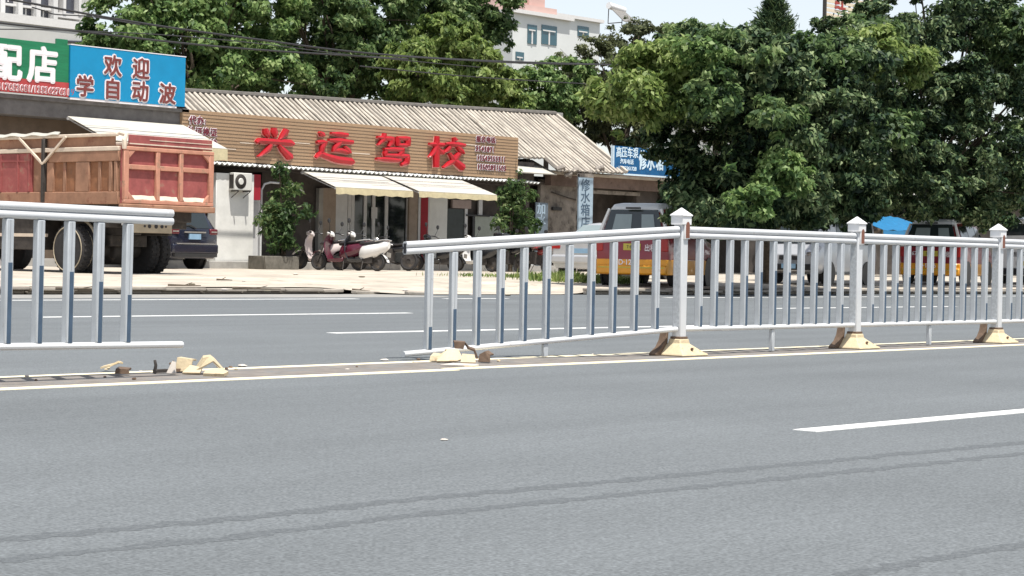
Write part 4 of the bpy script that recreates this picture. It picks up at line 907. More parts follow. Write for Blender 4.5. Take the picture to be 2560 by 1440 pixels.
# bed floor and side walls with ribs and recessed bays
mb = MB(); mb.b2((0.02, -W_, BT-.02), (L_, W_, FL)); bed = mb.build('bed', M['trk_br'], t, bevel=.01)
for sd in (1, -1):
    mb = MB(); mb.b2((.08, sd*(W_-.07), FL), (L_, sd*(W_-.02), TP)); wl = mb.build('side_wall', M['trk_br'], t)
    mb = MB()
    y0, y1 = sd*(W_-.02), sd*(W_+.045)
    mb.b2((.05, y0, TP-.09), (L_, y1+.01*sd, TP)); mb.build('upper_rail', M['trk_pale'], wl, bevel=.01)
    mb = MB(); mb.b2((.05, y0, FL-.14), (L_, y1, FL+.12)); mb.b2((.05, y0, FL+.75), (2.35, y1, TP-.092)); mb.build('side_frame', M['trk_br'], wl, bevel=.012)
    for x, xe, dy in ((.10, .20, .004), (.26, .36, .004), (1.0, 1.45, .004), (2.2, 2.42, .004), (.64, .73, .02), (1.80, 1.89, .02)):
        mb = MB(); mb.b2((x, y0, FL+.121), (xe, y1-dy*sd, FL+.749)); mb.build('rib', M['trk_br'], wl, bevel=.012)
    for x, xe in ((.361, .999), (1.451, 2.199)):
        mb = MB(); mb.b2((x, y0-.003*sd, FL+.122), (xe, y0+.012*sd, FL+.748)); mb.build('recessed_panel', M['trk_rec'], wl)
    mb = MB(); mb.b2((2.95, y0, FL+.121), (L_, y1-.012*sd, TP-.10)); rp_ = mb.build('red_side_panel', M['trk_red'], wl)
    mb = MB()
    for x in (3.0, 3.4, 4.0, 4.6, 5.2): mb.b2((x, y1-.03*sd, FL+.14), (x+.05, y1+.01*sd, TP-.12))
    mb.b2((3.0, y1-.03*sd, FL+.78), (L_, y1+.008*sd, FL+.81)); mb.build('panel_seam', M['trk_red'], rp_)
    # extension rail above, dark post and V struts
    mb = MB(); mb.b2((.12, sd*(W_-.03), TP+.21), (L_, sd*(W_+.05), TP+.28)); mb.build('extension_rail', M['trk_pale'], wl, bevel=.015)
    mb = MB(); mb.b2((.25, sd*(W_-.05), TP), (L_, sd*(W_-.02), TP+.21)); mb.build('extension_board', M['trk_br'], wl)
    mb = MB(); mb.b2((2.47, sd*(W_+.0), FL-.1), (2.57, sd*(W_+.085), TP+.2)); mb.build('post', M['darkm'], wl, bevel=.01)
    mb = MB(); mb.bar((2.52, sd*(W_+.075), FL+.72), (3.35, sd*(W_+.07), TP+.23), .045); mb.bar((2.52, sd*(W_+.075), FL+.72), (1.75, sd*(W_+.07), TP+.23), .045); mb.build('strut', M['trk_pale'], wl)
    mb = MB(); mb.sheet((L_, sd*(W_+.01), TP+.33), (2.0, sd*(W_+.01), TP+.32), (2.0, sd*(W_+.07), TP+.26), (L_, sd*(W_+.07), TP+.26), 24, 3, .02, lambda u, v: .025*math.sin(u*31)); mb.build('rolled_sheet', M['canvas'], wl)
# tailgate
g = bpy.data.objects.new('tailgate', None)
mb = MB(); mb.b2((-.02, -W_, FL-.12), (.03, W_, TP)); tg = mb.build('tailgate', M['trk_red'], t)
mb = MB()
z0, z1 = FL-.12, TP
for a, b in ((-W_, -W_+.13), (-W_+.86, -W_+.97), (W_-.97, W_-.86), (W_-.13, W_)): mb.b2((-.095, a, z0+.081), (-.021, b, z1-.081))
mb.b2((-.10, -W_, z1-.08), (-.018, W_, z1)); mb.b2((-.10, -W_, z0), (-.018, W_, z0+.08))
fr = mb.build('gate_frame', M['trk_or'], tg, bevel=.012)
mb = MB()
for za in (z1-.47,):
    mb.b2((-.085, -W_+.131, za), (-.0215, -W_+.859, za+.10)); mb.b2((-.085, -W_+.971, za), (-.0215, W_-.971, za+.10)); mb.b2((-.085, W_-.859, za), (-.0215, W_-.131, za+.10))
for sy, y in ((1, -W_+.13), (-1, W_-.13)):
    for z, dz in ((z1-.08, -1), (z0+.08, 1)): mb.prism([(-.09, y, z), (-.09, y+sy*.17, z), (-.09, y, z+dz*.17)], (.068, 0, 0))
mb.build('cross_member', M['trk_or'], tg, bevel=.01)
mb = MB()
for y in (-W_+.15, -W_+.99, W_-.84): mb.sheet((-.022, y+.68, z0+.17), (-.022, y, z0+.17), (-.08, y, z0+.081), (-.08, y+.68, z0+.081), 6, 2, .01, lambda u, v: .01*math.sin(u*9))
mb.build('sand_ledge', M['trk_pale'], tg)
mb = MB(); mb.b2((-.05, -W_+.02, TP+.02), (.0, W_-.16, TP+.25)); hb = mb.build('headboard', M['trk_red'], t, bevel=.01)
mb = MB(); mb.b2((-.06, -W_+.02, TP+.05), (-.045, W_-.16, TP+.075)); mb.b2((-.06, -W_+.02, TP+.15), (-.045, W_-.7, TP+.165)); mb.build('dirt_line', M['trk_pale'], hb)
mb = MB(); mb.tube([(-.06, W_-.02, TP-.05), (-.08, W_+.0, TP+.12), (-.05, W_-.08, TP+.24), (.1, W_-.02, TP+.28)], .05, 8); mb.build('hinge_bracket', M['trk_pale'], t)
mb = MB(); mb.b2((-.13, -W_-.03, FL-.26), (.05, W_+.03, FL-.13)); mb.build('tail_beam', M['trk_br'], t, bevel=.02)
# chassis
mb = MB()
for sd in (1, -1): mb.b2((.35, sd*.42-.05, .85), (8.0, sd*.42+.05, 1.15)); mb.b2((.2, sd*.42-.06, 1.18), (5.4, sd*.42+.06, 1.40))
mb.b2((1.2, -.5, .6), (3.2, .5, .85)); mb.lathe([(-1.0, .16), (-.25, .2), (-.2, .33), (.2, .33), (.25, .2), (1.0, .16)], (1.75, 0, .53), 'Y', 14)
mb.b2((.6, -1.1, 1.0), (.7, 1.1, 1.45)); mb.b2((2.9, -1.2, .5), (4.4, 1.2, 1.3)); mb.b2((.5, -1.15, 1.15), (7, 1.15, 1.5))
ch = mb.build('chassis', M['darkm'], t, bevel=.015)
for z in (.78, 1.18): 
    mb = MB(); mb.b2((2.55, W_-.12, z), (5.2, W_-.02, z+.07)); mb.build('side_guard', M['trk_pale'], ch)
mb = MB(); mb.b2((.18, -.32, .90), (.24, .80, 1.18)); mb.b2((.20, -.34, 1.185), (.5, .82, 1.23)); pl = mb.build('tail_plate', M['trk_tan'], t, bevel=.01)
for y, r_ in ((.44, .026), (.31, .042), (.13, .045), (-.03, .038), (-.14, .024)):
    mb = MB(); mb.lathe([(.168, r_), (.182, r_)], (0, y, 1.04), 'X', 14); mb.build('hole', M['bore'], pl)  # dark disc on the plate stands for the shaded opening
mb = MB(); mb.b2((.3, .55, 1.05), (.5, .8, 1.2)); mb.build('hitch_block', M['capw'], t)
for sd in (1, -1):
    wheel(t, 1.75, sd*1.08, .53, .27, sd, 'trk_tan', tread=30); wheel(t, 1.75, sd*.77, .53, .27, sd, 'steel', tread=30)
    wheel(t, 6.6, sd*1.06, .53, .28, sd, 'steel')
    mb = MB(); mb.tube([(1.75+.62*math.cos(a*.2), sd*.92, .55+.62*math.sin(a*.2)) for a in range(2, 14)], .03, 6); mb.build('mudguard_hoop', M['trk_tan'], t)
# cab (mostly beyond the left edge)
st = [(5.9, .8, 1.9, 2.75, 1.1, 1.15, 1.05), (6.0, .6, 1.9, 2.85, 1.15, 1.2, 1.08), (7.4, .6, 1.9, 2.85, 1.15, 1.2, 1.06), (7.75, .6, 1.85, 2.6, 1.13, 1.18, 1.0), (7.85, .7, 1.7, 1.8, 1.1, 1.15, 1.0)]
cb = car_body(st).build('cab', M['trk_red'], t, bevel=.02)
mb = MB(); mb.prism([(6.3, 1.2, 1.95), (7.3, 1.2, 1.95), (7.2, 1.14, 2.6), (6.3, 1.14, 2.6)], (0, -.04, 0)); mb.build('cab_window', M['glass'], cb)

# ------------------------------------------------------------------ scooters and motorcycles
def fair(rings): mb = MB(); return mb.loft([[Vector(p) for p in r] for r in rings])
def oval(x, z0, z1, w, n=10, lean=0.0):
    return [Vector((x+lean*(math.sin(2*math.pi*k/n)), w*math.cos(2*math.pi*k/n), (z0+z1)/2+(z1-z0)/2*math.sin(2*math.pi*k/n))) for k in range(n)]
def sheetx(pts, w, th):      # curved strip in the xz plane with half widths w
    mb = MB()
    for i, (x, z) in enumerate(pts):
        h = w[i] if hasattr(w, '__len__') else w
        mb.v += [(x, -h, z), (x, 0, z+.0), (x, h, z), (x-th, h*.95, z-th*.3), (x-th, 0, z-th*.3), (x-th, -h*.95, z-th*.3)]
        if i:
            o = 6*i
            for k in range(6): mb.f.append((o-6+k, o-6+(k+1) % 6, o+(k+1) % 6, o+k))
    mb.f.append((5, 4, 3, 2, 1, 0)); o = 6*(len(pts)-1); mb.f.append(tuple(o+k for k in range(6))); return mb
def tyre(parent, x, r, w, rim):
    mb = MB(); mb.lathe([(-w*.3, r*.66), (-w*.5, r*.82), (-w*.35, r*.96), (0, r), (w*.35, r*.96), (w*.5, r*.82), (w*.3, r*.66)], (0, 0, 0), 'Y', 22); o = mb.build('wheel', M['rubber'], parent); o.location = (x, 0, r)
    mb = MB(); mb.lathe([(-w*.34, r*.68), (-w*.3, r*.5), (-w*.5, r*.2), (w*.5, r*.2), (w*.3, r*.5), (w*.34, r*.68)], (0, 0, 0), 'Y', 18); mb.build('rim', M[rim], o); return o
def mirrors(t, x, z, mk='blackp'):
    for sd in (1, -1):
        mb = MB(); mb.tube([(x, sd*.24, z), (x-.03, sd*.30, z+.14), (x-.02, sd*.34, z+.22)], .008, 5); m_ = MB()
        m_.lathe([(-.02, .03), (-.012, .062), (.012, .062), (.02, .03)], (x-.02, sd*.34, z+.26), 'X', 12); o = m_.build('mirror', M[mk], t); mb.build('mirror_stem', M['blackp'], o)
def make_scooter(label, x, y, z, rz, paint, front, lean=.10, box=False, seat='seat', cat='scooter', shield=None):
    shield = shield or front
    t = thing('scooter', label, cat, (x, y, z), group='scooters outside the shop', rot=(lean, 0, rz)); t.scale = (1.14, 1.14, 1.14)
    tyre(t, -.62, .24, .11, 'darkm'); tyre(t, .62, .24, .10, 'darkm')
    # front fender, fork, leg shield and head cowl
    sheetx([(.36, .40), (.46, .50), (.60, .535), (.74, .49), (.84, .40)], [.05, .07, .075, .07, .045], .012).build('front_fender', M[shield], t, bevel=.004)
    mb = MB(); 
    for sd in (1, -1): mb.tube([(.62, sd*.075, .24), (.47, sd*.06, .68)], .022, 6)
    mb.build('fork', M['darkm'], t)
    sheetx([(.24, .27), (.30, .34), (.36, .48), (.39, .64), (.38, .80), (.33, .92), (.28, .97)], [.17, .18, .20, .22, .20, .15, .10], .03).build('leg_shield', M[shield], t, bevel=.01, seg=2)
    fair([oval(.22, .90, .98, .05), oval(.27, .89, 1.04, .12), oval(.33, .90, 1.06, .125), oval(.39, .93, 1.04, .09), oval(.42, .96, 1.0, .03)]).build('head_cowl', M[front], t)
    mb = MB(); mb.lathe([(.395, .06), (.425, .055), (.432, .02)], (0, 0, .985), 'X', 14); mb.build('headlamp', M['chrome'], t)
    mb = MB(); mb.tube([(.18, -.34, 1.0), (.25, -.2, 1.02), (.30, 0, 1.0), (.25, .2, 1.02), (.18, .34, 1.0)], .016, 6); hb = mb.build('handlebar', M['blackp'], t)
    for sd in (1, -1):
        mb = MB(); mb.tube([(.19, sd*.33, 1.0), (.13, sd*.36, .99)], .024, 7); mb.build('grip', M['blackp'], hb)
    mirrors(t, .22, 1.03)
    # floor board and rear body
    mb = MB(); mb.loft([[Vector((x_, -w, z_)), Vector((x_, w, z_)), Vector((x_, w*.8, z_-.09)), Vector((x_, -w*.8, z_-.09))] for x_, w, z_ in ((.30, .16, .32), (.20, .18, .30), (-.10, .18, .30), (-.2, .15, .33))]); mb.build('floor_board', M[shield], t, bevel=.012)
    fair([oval(-.06, .24, .66, .11), oval(-.14, .25, .71, .17), oval(-.34, .29, .73, .205), oval(-.58, .37, .76, .19), oval(-.80, .50, .79, .14), oval(-.93, .60, .78, .06)]).build('rear_body', M[paint], t)
    fair([oval(.0, .66, .735, .08), oval(-.06, .67, .775, .125), oval(-.25, .69, .77, .145), oval(-.40, .70, .80, .145), oval(-.62, .72, .83, .13), oval(-.76, .74, .82, .07)]).build('seat', M[seat], t)
    mb = MB(); mb.tube([(-.55, .13, .78), (-.80, .14, .82), (-.93, .08, .83), (-.93, -.08, .83), (-.80, -.14, .82), (-.55, -.13, .78)], .014, 6); mb.build('grab_rail', M['chrome'], t)
    mb = MB(); mb.loft([oval(-.80, .62, .72, .10), oval(-.88, .63, .71, .08)]); mb.build('tail_lamp', M['taillight'], t)
    sheetx([(-.40, .50), (-.60, .515), (-.80, .44), (-.93, .30), (-.95, .24)], [.06, .07, .07, .06, .05], .012).build('rear_fender', M[paint], t)
    mb = MB(); mb.b2((-.955, -.09, .38), (-.94, .09, .50)); mb.build('number_plate', M['steel'], t)
    mb = MB(); mb.b2((-.5, -.11, .2), (.05, .11, .36)); mb.tube([(-.1, -.12, .26), (-.4, -.16, .24), (-.8, -.17, .30)], [.03, .05, .055], 8); mb.build('engine', M['darkm'], t)
    mb = MB(); mb.tube([(-.2, .1, .26), (-.26, .22, .0)], .012, 5); mb.build('side_stand', M['darkm'], t)
    if box: mb = MB(); mb.b2((-1.06, -.19, .84), (-.70, .19, 1.12)); mb.build('top_box', M['scoot_bk'], t, bevel=.04, seg=2)
    return t
def make_moto(label, x, y, z, rz, paint, lean=.12):
    t = thing('motorcycle', label, 'motorcycle', (x, y, z), group='motorcycles outside the shop', rot=(lean, 0, rz)); t.scale = (1.1, 1.1, 1.1)
    tyre(t, -.62, .29, .11, 'darkm'); tyre(t, .64, .29, .09, 'darkm')
    mb = MB()
    for sd in (1, -1): mb.tube([(.64, sd*.08, .29), (.42, sd*.075, .92)], .02, 6)
    mb.build('fork', M['chrome'], t)
    sheetx([(.40, .50), (.50, .585), (.64, .61), (.80, .56)], [.045, .055, .055, .04], .012).build('front_fender', M[paint], t)
    fair([oval(.36, .70, .78, .05), oval(.25, .68, .86, .12), oval(.05, .66, .87, .14), oval(-.12, .66, .78, .09)]).build('tank', M[paint], t)
    fair([oval(-.06, .70, .78, .08), oval(-.25, .70, .78, .12), oval(-.55, .73, .83, .12), oval(-.80, .78, .84, .06)]).build('seat', M['seat'], t)
    fair([oval(-.1, .52, .70, .07), oval(-.4, .55, .74, .11), oval(-.75, .66, .76, .08), oval(-.9, .70, .76, .03)]).build('side_cover', M[paint], t)
    mb = MB(); mb.b2((-.12, -.13, .25), (.28, .13, .62)); mb.tube([(.3, .04, .72), (.32, .04, .3), (-.2, .04, .24)], .022, 6); mb.tube([(.2, -.12, .3), (-.2, -.15, .22), (-.85, -.17, .34)], [.022, .03, .05], 8); mb.build('engine', M['darkm'], t)
    mb = MB(); mb.tube([(.20, -.36, 1.02), (.32, -.18, 1.0), (.36, 0, .96), (.32, .18, 1.0), (.20, .36, 1.02)], .014, 6); mb.build('handlebar', M['blackp'], t)
    mb = MB(); mb.lathe([(.36, .05), (.42, .09), (.50, .088), (.52, .03)], (0, 0, .88), 'X', 16); mb.build('headlamp', M['chrome'], t)
    mirrors(t, .28, 1.03)
    mb = MB(); mb.loft([oval(-.86, .70, .78, .07), oval(-.92, .71, .77, .05)]); mb.build('tail_lamp', M['taillight'], t)
    sheetx([(-.45, .60), (-.64, .62), (-.82, .55), (-.94, .40)], [.055, .06, .06, .05], .012).build('rear_fender', M['blackp'], t)
    mb = MB(); mb.tube([(-.1, .1, .28), (-.14, .24, .0)], .012, 5); mb.build('side_stand', M['darkm'], t)
    return t
def park(px, Y, dx=0.0): x = GX(px, Y, 660); return x+dx, Y, yard_z(x, Y)
# (px of the machine's centre, distance across, heading)
x, y, z = park(800, 45.35); make_scooter('pale pearl scooter standing leftmost, its bare leg shield turned left', x, y, z, R(112), 'scoot_pk', 'scoot_pk', .06)
x, y, z = park(846, 44.45); make_scooter('glossy maroon scooter with a white nose, in the middle of the row of three', x, y, z, R(106), 'scoot_mr', 'scoot_wh', .12, shield='scoot_mr')
x, y, z = park(895, 43.75); make_scooter('white scooter with a long black seat, nearest to the dark motorcycle', x, y, z, R(100), 'scoot_wh', 'scoot_wh', .14, shield='scoot_bk')
x, y, z = park(972, 45.3); make_moto('black motorcycle parked right of the white scooter in the doorway shade', x, y, z, R(112), 'scoot_bk')
x, y, z = park(1088, 45.2); make_scooter('dark blue black scooter behind the end of the fallen rail', x, y, z, R(105), 'scoot_bk', 'scoot_bk', .1)
x, y, z = park(1186, 44.7); make_scooter('white fronted scooter with a black top box behind the fallen panel', x, y, z, R(96), 'scoot_bk', 'scoot_wh', .1, box=True)
x, y, z = park(1268, 44.2); make_moto('black motorcycle below the right shrub, seen between the bars', x, y, z, R(75), 'scoot_bk')
x, y, z = park(1338, 43.6); make_moto('red motorcycle near the grass left of the silver sedan', x, y, z, R(70), 'scoot_rd')

# ------------------------------------------------------------------ vegetation
M['lf_bright'] = leaf_mat('bright_green_leaves', [(.028, .062, .026), (.10, .185, .055), (.24, .35, .12), (.38, .47, .20)])
M['lf_mid'] = leaf_mat('mid_green_leaves', [(.022, .05, .022), (.07, .13, .046), (.18, .265, .095), (.34, .42, .19)])
M['lf_dark'] = leaf_mat('dark_glossy_leaves', [(.007, .020, .012), (.024, .054, .024), (.09, .14, .055), (.30, .36, .18)], rough=.55, trans=.15, spec=.22)  # palest tones paint in sunlit highlights, darkest the shaded hollows
M['lf_olive'] = leaf_mat('dull_olive_leaves', [(.03, .042, .022), (.08, .10, .045), (.15, .17, .08), (.24, .26, .14)])
M['lf_yel'] = leaf_mat('yellow_green_leaves', [(.036, .072, .02), (.13, .20, .052), (.26, .34, .095), (.40, .47, .19)])
M['lf_conif'] = leaf_mat('dark_conifer_needles', [(.006, .016, .010), (.012, .028, .015), (.02, .04, .02)], trans=.05)

def leaf_mesh(name, cen, nrm, axis, ln, wd, material, parent):
    """one small folded leaf per row"""
    n = len(cen)
    side = np.cross(nrm, axis); side /= np.linalg.norm(side, axis=1, keepdims=True)+1e-9
    L, Wd = ln[:, None], wd[:, None]
    p0 = cen-axis*L*.5; p2 = cen+axis*L*.5-nrm*L*.12
    p1 = cen+side*Wd*.5+nrm*Wd*.12-axis*L*.05; p3 = cen-side*Wd*.5+nrm*Wd*.12-axis*L*.05
    v = np.stack([p0, p1, p2, p3], 1).reshape(-1, 3).astype(np.float32)
    me = bpy.data.meshes.new(name); me.vertices.add(4*n); me.vertices.foreach_set('co', v.ravel())
    me.loops.add(4*n); me.loops.foreach_set('vertex_index', np.arange(4*n, dtype=np.int32))
    me.polygons.add(n); me.polygons.foreach_set('loop_start', np.arange(0, 4*n, 4, dtype=np.int32))
    me.update(calc_edges=True); me.validate(); me.materials.append(material)
    o = bpy.data.objects.new(name, me); COL.objects.link(o); o.parent = parent; return o
def crown_pts(rs, lobes, n_clump, per, cr, droop=.35, flat=.6, shell=.55):
    vol = np.array([l[3]*l[5] for l in lobes]); pr = vol/vol.sum()
    C, N, A = [], [], []
    for k in range(n_clump):
        l = lobes[rs.choice(len(lobes), p=pr)]; c = np.array(l[:3]); r = np.array(l[3:6])
        d = rs.normal(size=3); d /= np.linalg.norm(d); rad = shell+(1.04-shell)*rs.random()**.6
        stray = rs.random() < .13
        if stray: rad = rs.uniform(1.06, 1.24)
        cc = c+d*r*rad; s = cr*(rs.uniform(.35, .6) if stray else rs.uniform(.6, 1.35))
        m_ = int(per*rs.uniform(.5, 1.4)*(s/cr)**2)
        q = rs.normal(size=(m_, 3)); q /= np.maximum(1e-6, np.linalg.norm(q, axis=1, keepdims=True)); q *= rs.random((m_, 1))**.45
        q[:, 2] *= flat; pos = cc+q*s
        out = q*1.0+d*.5+np.array([0, 0, .75])+rs.normal(size=(m_, 3))*.9
        out /= np.linalg.norm(out, axis=1, keepdims=True)
        ax = q+rs.normal(size=(m_, 3))*.7+d*.4; ax[:, 2] -= droop
        ax -= out*(ax*out).sum(1, keepdims=True); ax /= np.linalg.norm(ax, axis=1, keepdims=True)+1e-9
        C.append(pos); N.append(out); A.append(ax)
    return np.concatenate(C), np.concatenate(N), np.concatenate(A)
def lobe(px, py, rpx, rpz, Y, ry):
    p = PY(px, py, Y); s_ = (p-vC).dot(vF)/FPX; return (p.x, p.y, p.z, rpx*s_, ry, rpz*s_)
def tree(label, base, lobes, leaf='lf_mid', n=160, per=220, cr=.55, ln=.17, wd=.075, seed=1, trunk=.16, group=None, name='tree', cat='tree', extra=None, droop=.35, limbs=7, shell=.55, flat=.6):
    rs = np.random.RandomState(seed); rr_ = random.Random(seed)
    t = thing(name, label, cat, base, group=group); b = np.array(base)
    lb = [tuple(np.array(l[:3])-b)+tuple(l[3:6]) for l in lobes]
    c, nn, a = crown_pts(rs, lb, n, per, cr, droop, flat, shell); k = len(c)
    co = leaf_mesh('crown', c, nn, a, ln*rs.uniform(.6, 1.3, k), wd*rs.uniform(.6, 1.3, k), M[leaf], t)
    if extra:
        for (mk, lbs, n2, per2, cr2) in extra:
            lb2 = [tuple(np.array(l[:3])-b)+tuple(l[3:6]) for l in lbs]
            c, nn, a = crown_pts(rs, lb2, n2, per2, cr2, droop, flat, .3); k = len(c)
            leaf_mesh('crown', c, nn, a, ln*rs.uniform(.7, 1.3, k), wd*rs.uniform(.7, 1.3, k), M[mk], t)
    mb = MB(); tops = sorted(lb, key=lambda l: -l[3]*l[5])[:limbs]
    zc = min(l[2]-l[5] for l in lb); z0 = max(.4, zc*.8 if zc > .6 else .5)
    cx = sum(l[0] for l in tops)/len(tops)*.25; cy = sum(l[1] for l in tops)/len(tops)*.25
    mb.tube([(0, 0, -.1), (.02, 0, .15), (cx*.4, cy*.4, z0*.6), (cx, cy, z0)], [trunk*1.5, trunk*1.1, trunk*.95, trunk*.8], 10)
    for l in tops:
        e = Vector(l[:3])+Vector((0, 0, l[5]*.5)); s_ = Vector((cx, cy, z0-.1)); m1 = s_.lerp(e, .4)+Vector((rr_.uniform(-.2, .2), rr_.uniform(-.2, .2), .25))
        mb.tube([s_, m1, s_.lerp(e, .75)+Vector((rr_.uniform(-.25, .25), rr_.uniform(-.2, .2), .1)), e], [trunk*.62, trunk*.42, trunk*.25, trunk*.06], 7)
        for q in range(3):
            a0 = s_.lerp(e, .45+.15*q); a1 = Vector(l[:3])+Vector((rr_.uniform(-1, 1)*l[3]*.8, rr_.uniform(-1, 1)*l[4]*.8, rr_.uniform(-.5, .8)*l[5]))
            mb.tube([a0, a0.lerp(a1, .5)+Vector((0, 0, .1)), a1], [trunk*.22, trunk*.14, trunk*.04], 5)
    mb.build('trunk', M['bark'], t, smooth=60); return t
def base_at(px, Y, z=.22): return (GX(px, Y), Y, z)

Y_ = 58
tree('tall broad green tree behind the blue sign and the left end of the shed', base_at(520, Y_), [lobe(330, 60, 100, 120, Y_, 2.2), lobe(310, 170, 90, 90, Y_, 2.0), lobe(300, 60, 60, 120, Y_, 1.6), lobe(450, 130, 140, 130, Y_, 2.4), lobe(580, 20, 150, 130, Y_, 2.5), lobe(620, 190, 170, 90, Y_, 2.3), lobe(420, -20, 130, 100, Y_, 2.2), lobe(520, 110, 230, 150, Y_+2, 2.0)], 'lf_bright', 551, 98, 0.45, .27, .13, 11, .2)
tree('tall dark green tree in the middle behind the shed ridge', base_at(860, 59), [lobe(800, 60, 130, 130, 59, 2.4), lobe(900, 160, 120, 120, 59, 2.2), lobe(760, 200, 120, 80, 59, 2.2), lobe(930, 20, 120, 120, 59, 2.2), lobe(700, -40, 150, 90, 59, 2.2), lobe(830, 110, 170, 160, 61, 1.8)], 'lf_mid', 494, 98, 0.45, .27, .13, 12, .22)
tree('light green tree with a dark bare stem, rising out of the top of the photo', base_at(1010, 60), [lobe(1080, 10, 110, 90, 60, 2), lobe(1195, 0, 75, 80, 60, 2), lobe(1010, -60, 130, 80, 60, 2), lobe(1205, 80, 45, 60, 60, 1.6)], 'lf_mid', 361, 98, 0.43, .27, .13, 13, .2)
Y_ = 55.2
tree('bright layered tree with drooping leaves behind the middle of the roof', base_at(1110, Y_), [lobe(1110, 110, 100, 65, Y_, 1.6), lobe(1040, 180, 85, 70, Y_, 1.5), lobe(1160, 190, 110, 75, Y_, 1.7), lobe(1080, 250, 110, 50, Y_, 1.5), lobe(1240, 240, 90, 60, Y_, 1.5)], 'lf_yel', 361, 110, 0.36, .30, .13, 14, .14, droop=.8)
tree('loose sunny green tree below the white house', base_at(1360, 56), [lobe(1330, 222, 80, 62, 56, 1.6), lobe(1415, 185, 50, 42, 56, 1.4), lobe(1360, 250, 110, 60, 56, 1.5)], 'lf_bright', 180, 104, 0.36, .27, .12, 15, .13, droop=.6)
tree('dull olive grey tree right of the white house', base_at(1550, 57), [lobe(1600, 92, 75, 45, 57, 1.7), lobe(1500, 170, 90, 80, 57, 1.8), lobe(1610, 200, 90, 90, 57, 1.8), lobe(1460, 270, 85, 70, 57, 1.6), lobe(1560, 310, 110, 70, 57, 1.6)], 'lf_olive', 361, 110, 0.36, .22, .10, 16, .16)
tree('green tree showing above the big roadside tree, left of the dark conifer', base_at(1790, 50), [lobe(1720, 120, 90, 60, 50, 1.6), lobe(1830, 120, 80, 65, 50, 1.6), lobe(1760, 200, 120, 70, 50, 1.6)], 'lf_mid', 209, 110, 0.36, .22, .10, 17, .16)
# conifer: tapering whorls
def conifer(label, base, h, r, seed):
    rs = np.random.RandomState(seed); t = thing('conifer_tree', label, 'tree', base)
    C, N, A = [], [], []
    for k in range(300):
        u = rs.random()**.8; z = h*(.12+.88*u); rad = r*(1-u)**.85*rs.uniform(.2, 1.15)+.05; a = rs.random()*6.283
        m_ = 90; q = rs.normal(size=(m_, 3))*np.array([.26, .26, .16])*(1.1-.6*u)
        c = np.array([math.cos(a)*rad, math.sin(a)*rad, z])+q; d = np.array([math.cos(a), math.sin(a), .9])
        ax = d+rs.normal(size=(m_, 3))*.5; ax /= np.linalg.norm(ax, axis=1, keepdims=True)
        n_ = rs.normal(size=(m_, 3)); n_ -= ax*(n_*ax).sum(1, keepdims=True); n_ /= np.linalg.norm(n_, axis=1, keepdims=True)
        C.append(c); N.append(n_); A.append(ax)
    c = np.concatenate(C); leaf_mesh('crown', c, np.concatenate(N), np.concatenate(A), np.full(len(c), .26), np.full(len(c), .05), M['lf_dark'], t)
    MB().tube([(0, 0, -.1), (0, 0, h*.5), (.03, 0, h*.97)], [.16, .09, .012], 8).build('trunk', M['bark'], t)
b_ = base_at(1925, 44); top = PY(1935, -6, 44)
conifer('dark pointed conifer whose tip rises above the big roadside tree', b_, top.z-.2, 3.6, 21)
Y_ = 26.7
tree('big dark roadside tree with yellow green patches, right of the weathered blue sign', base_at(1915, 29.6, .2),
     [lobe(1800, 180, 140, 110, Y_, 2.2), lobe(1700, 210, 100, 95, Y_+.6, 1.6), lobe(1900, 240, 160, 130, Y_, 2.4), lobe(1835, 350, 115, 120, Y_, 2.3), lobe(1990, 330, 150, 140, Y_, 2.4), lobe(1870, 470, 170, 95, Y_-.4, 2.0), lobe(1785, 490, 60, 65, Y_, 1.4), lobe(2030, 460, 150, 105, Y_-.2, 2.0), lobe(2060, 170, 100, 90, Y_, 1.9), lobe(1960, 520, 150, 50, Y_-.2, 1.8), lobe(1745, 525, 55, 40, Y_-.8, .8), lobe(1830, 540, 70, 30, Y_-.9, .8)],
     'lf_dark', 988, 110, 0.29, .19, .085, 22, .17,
     extra=[('lf_yel', [lobe(1585, 255, 70, 70, Y_+.4, 1.0), lobe(1668, 262, 45, 24, Y_+.3, .9), lobe(1660, 160, 70, 60, Y_+.4, 1.1), lobe(1560, 215, 45, 35, Y_+.4, .8)], 95, 120, .34), ('lf_bright', [lobe(2025, 275, 22, 32, Y_-2.4, .2), lobe(1950, 345, 18, 28, Y_-2.3, .2), lobe(1830, 395, 24, 24, Y_-2.1, .25), lobe(1960, 440, 90, 60, Y_-2.2, .4), lobe(1880, 500, 90, 40, Y_-2.2, .4), lobe(1720, 140, 80, 60, Y_-.9, .8)], 60, 80, .26), ('lf_mid', [lobe(1830, 120, 100, 50, Y_-1.2, 1.0), lobe(2060, 140, 80, 60, Y_-1.2, .9), lobe(1930, 280, 90, 40, Y_-2.2, .4), lobe(1780, 240, 80, 60, Y_-1.6, .6)], 70, 90, .28)], shell=.45)  # brighter leaf clumps paint sunlit patches on the left and top
Y_ = 28.6
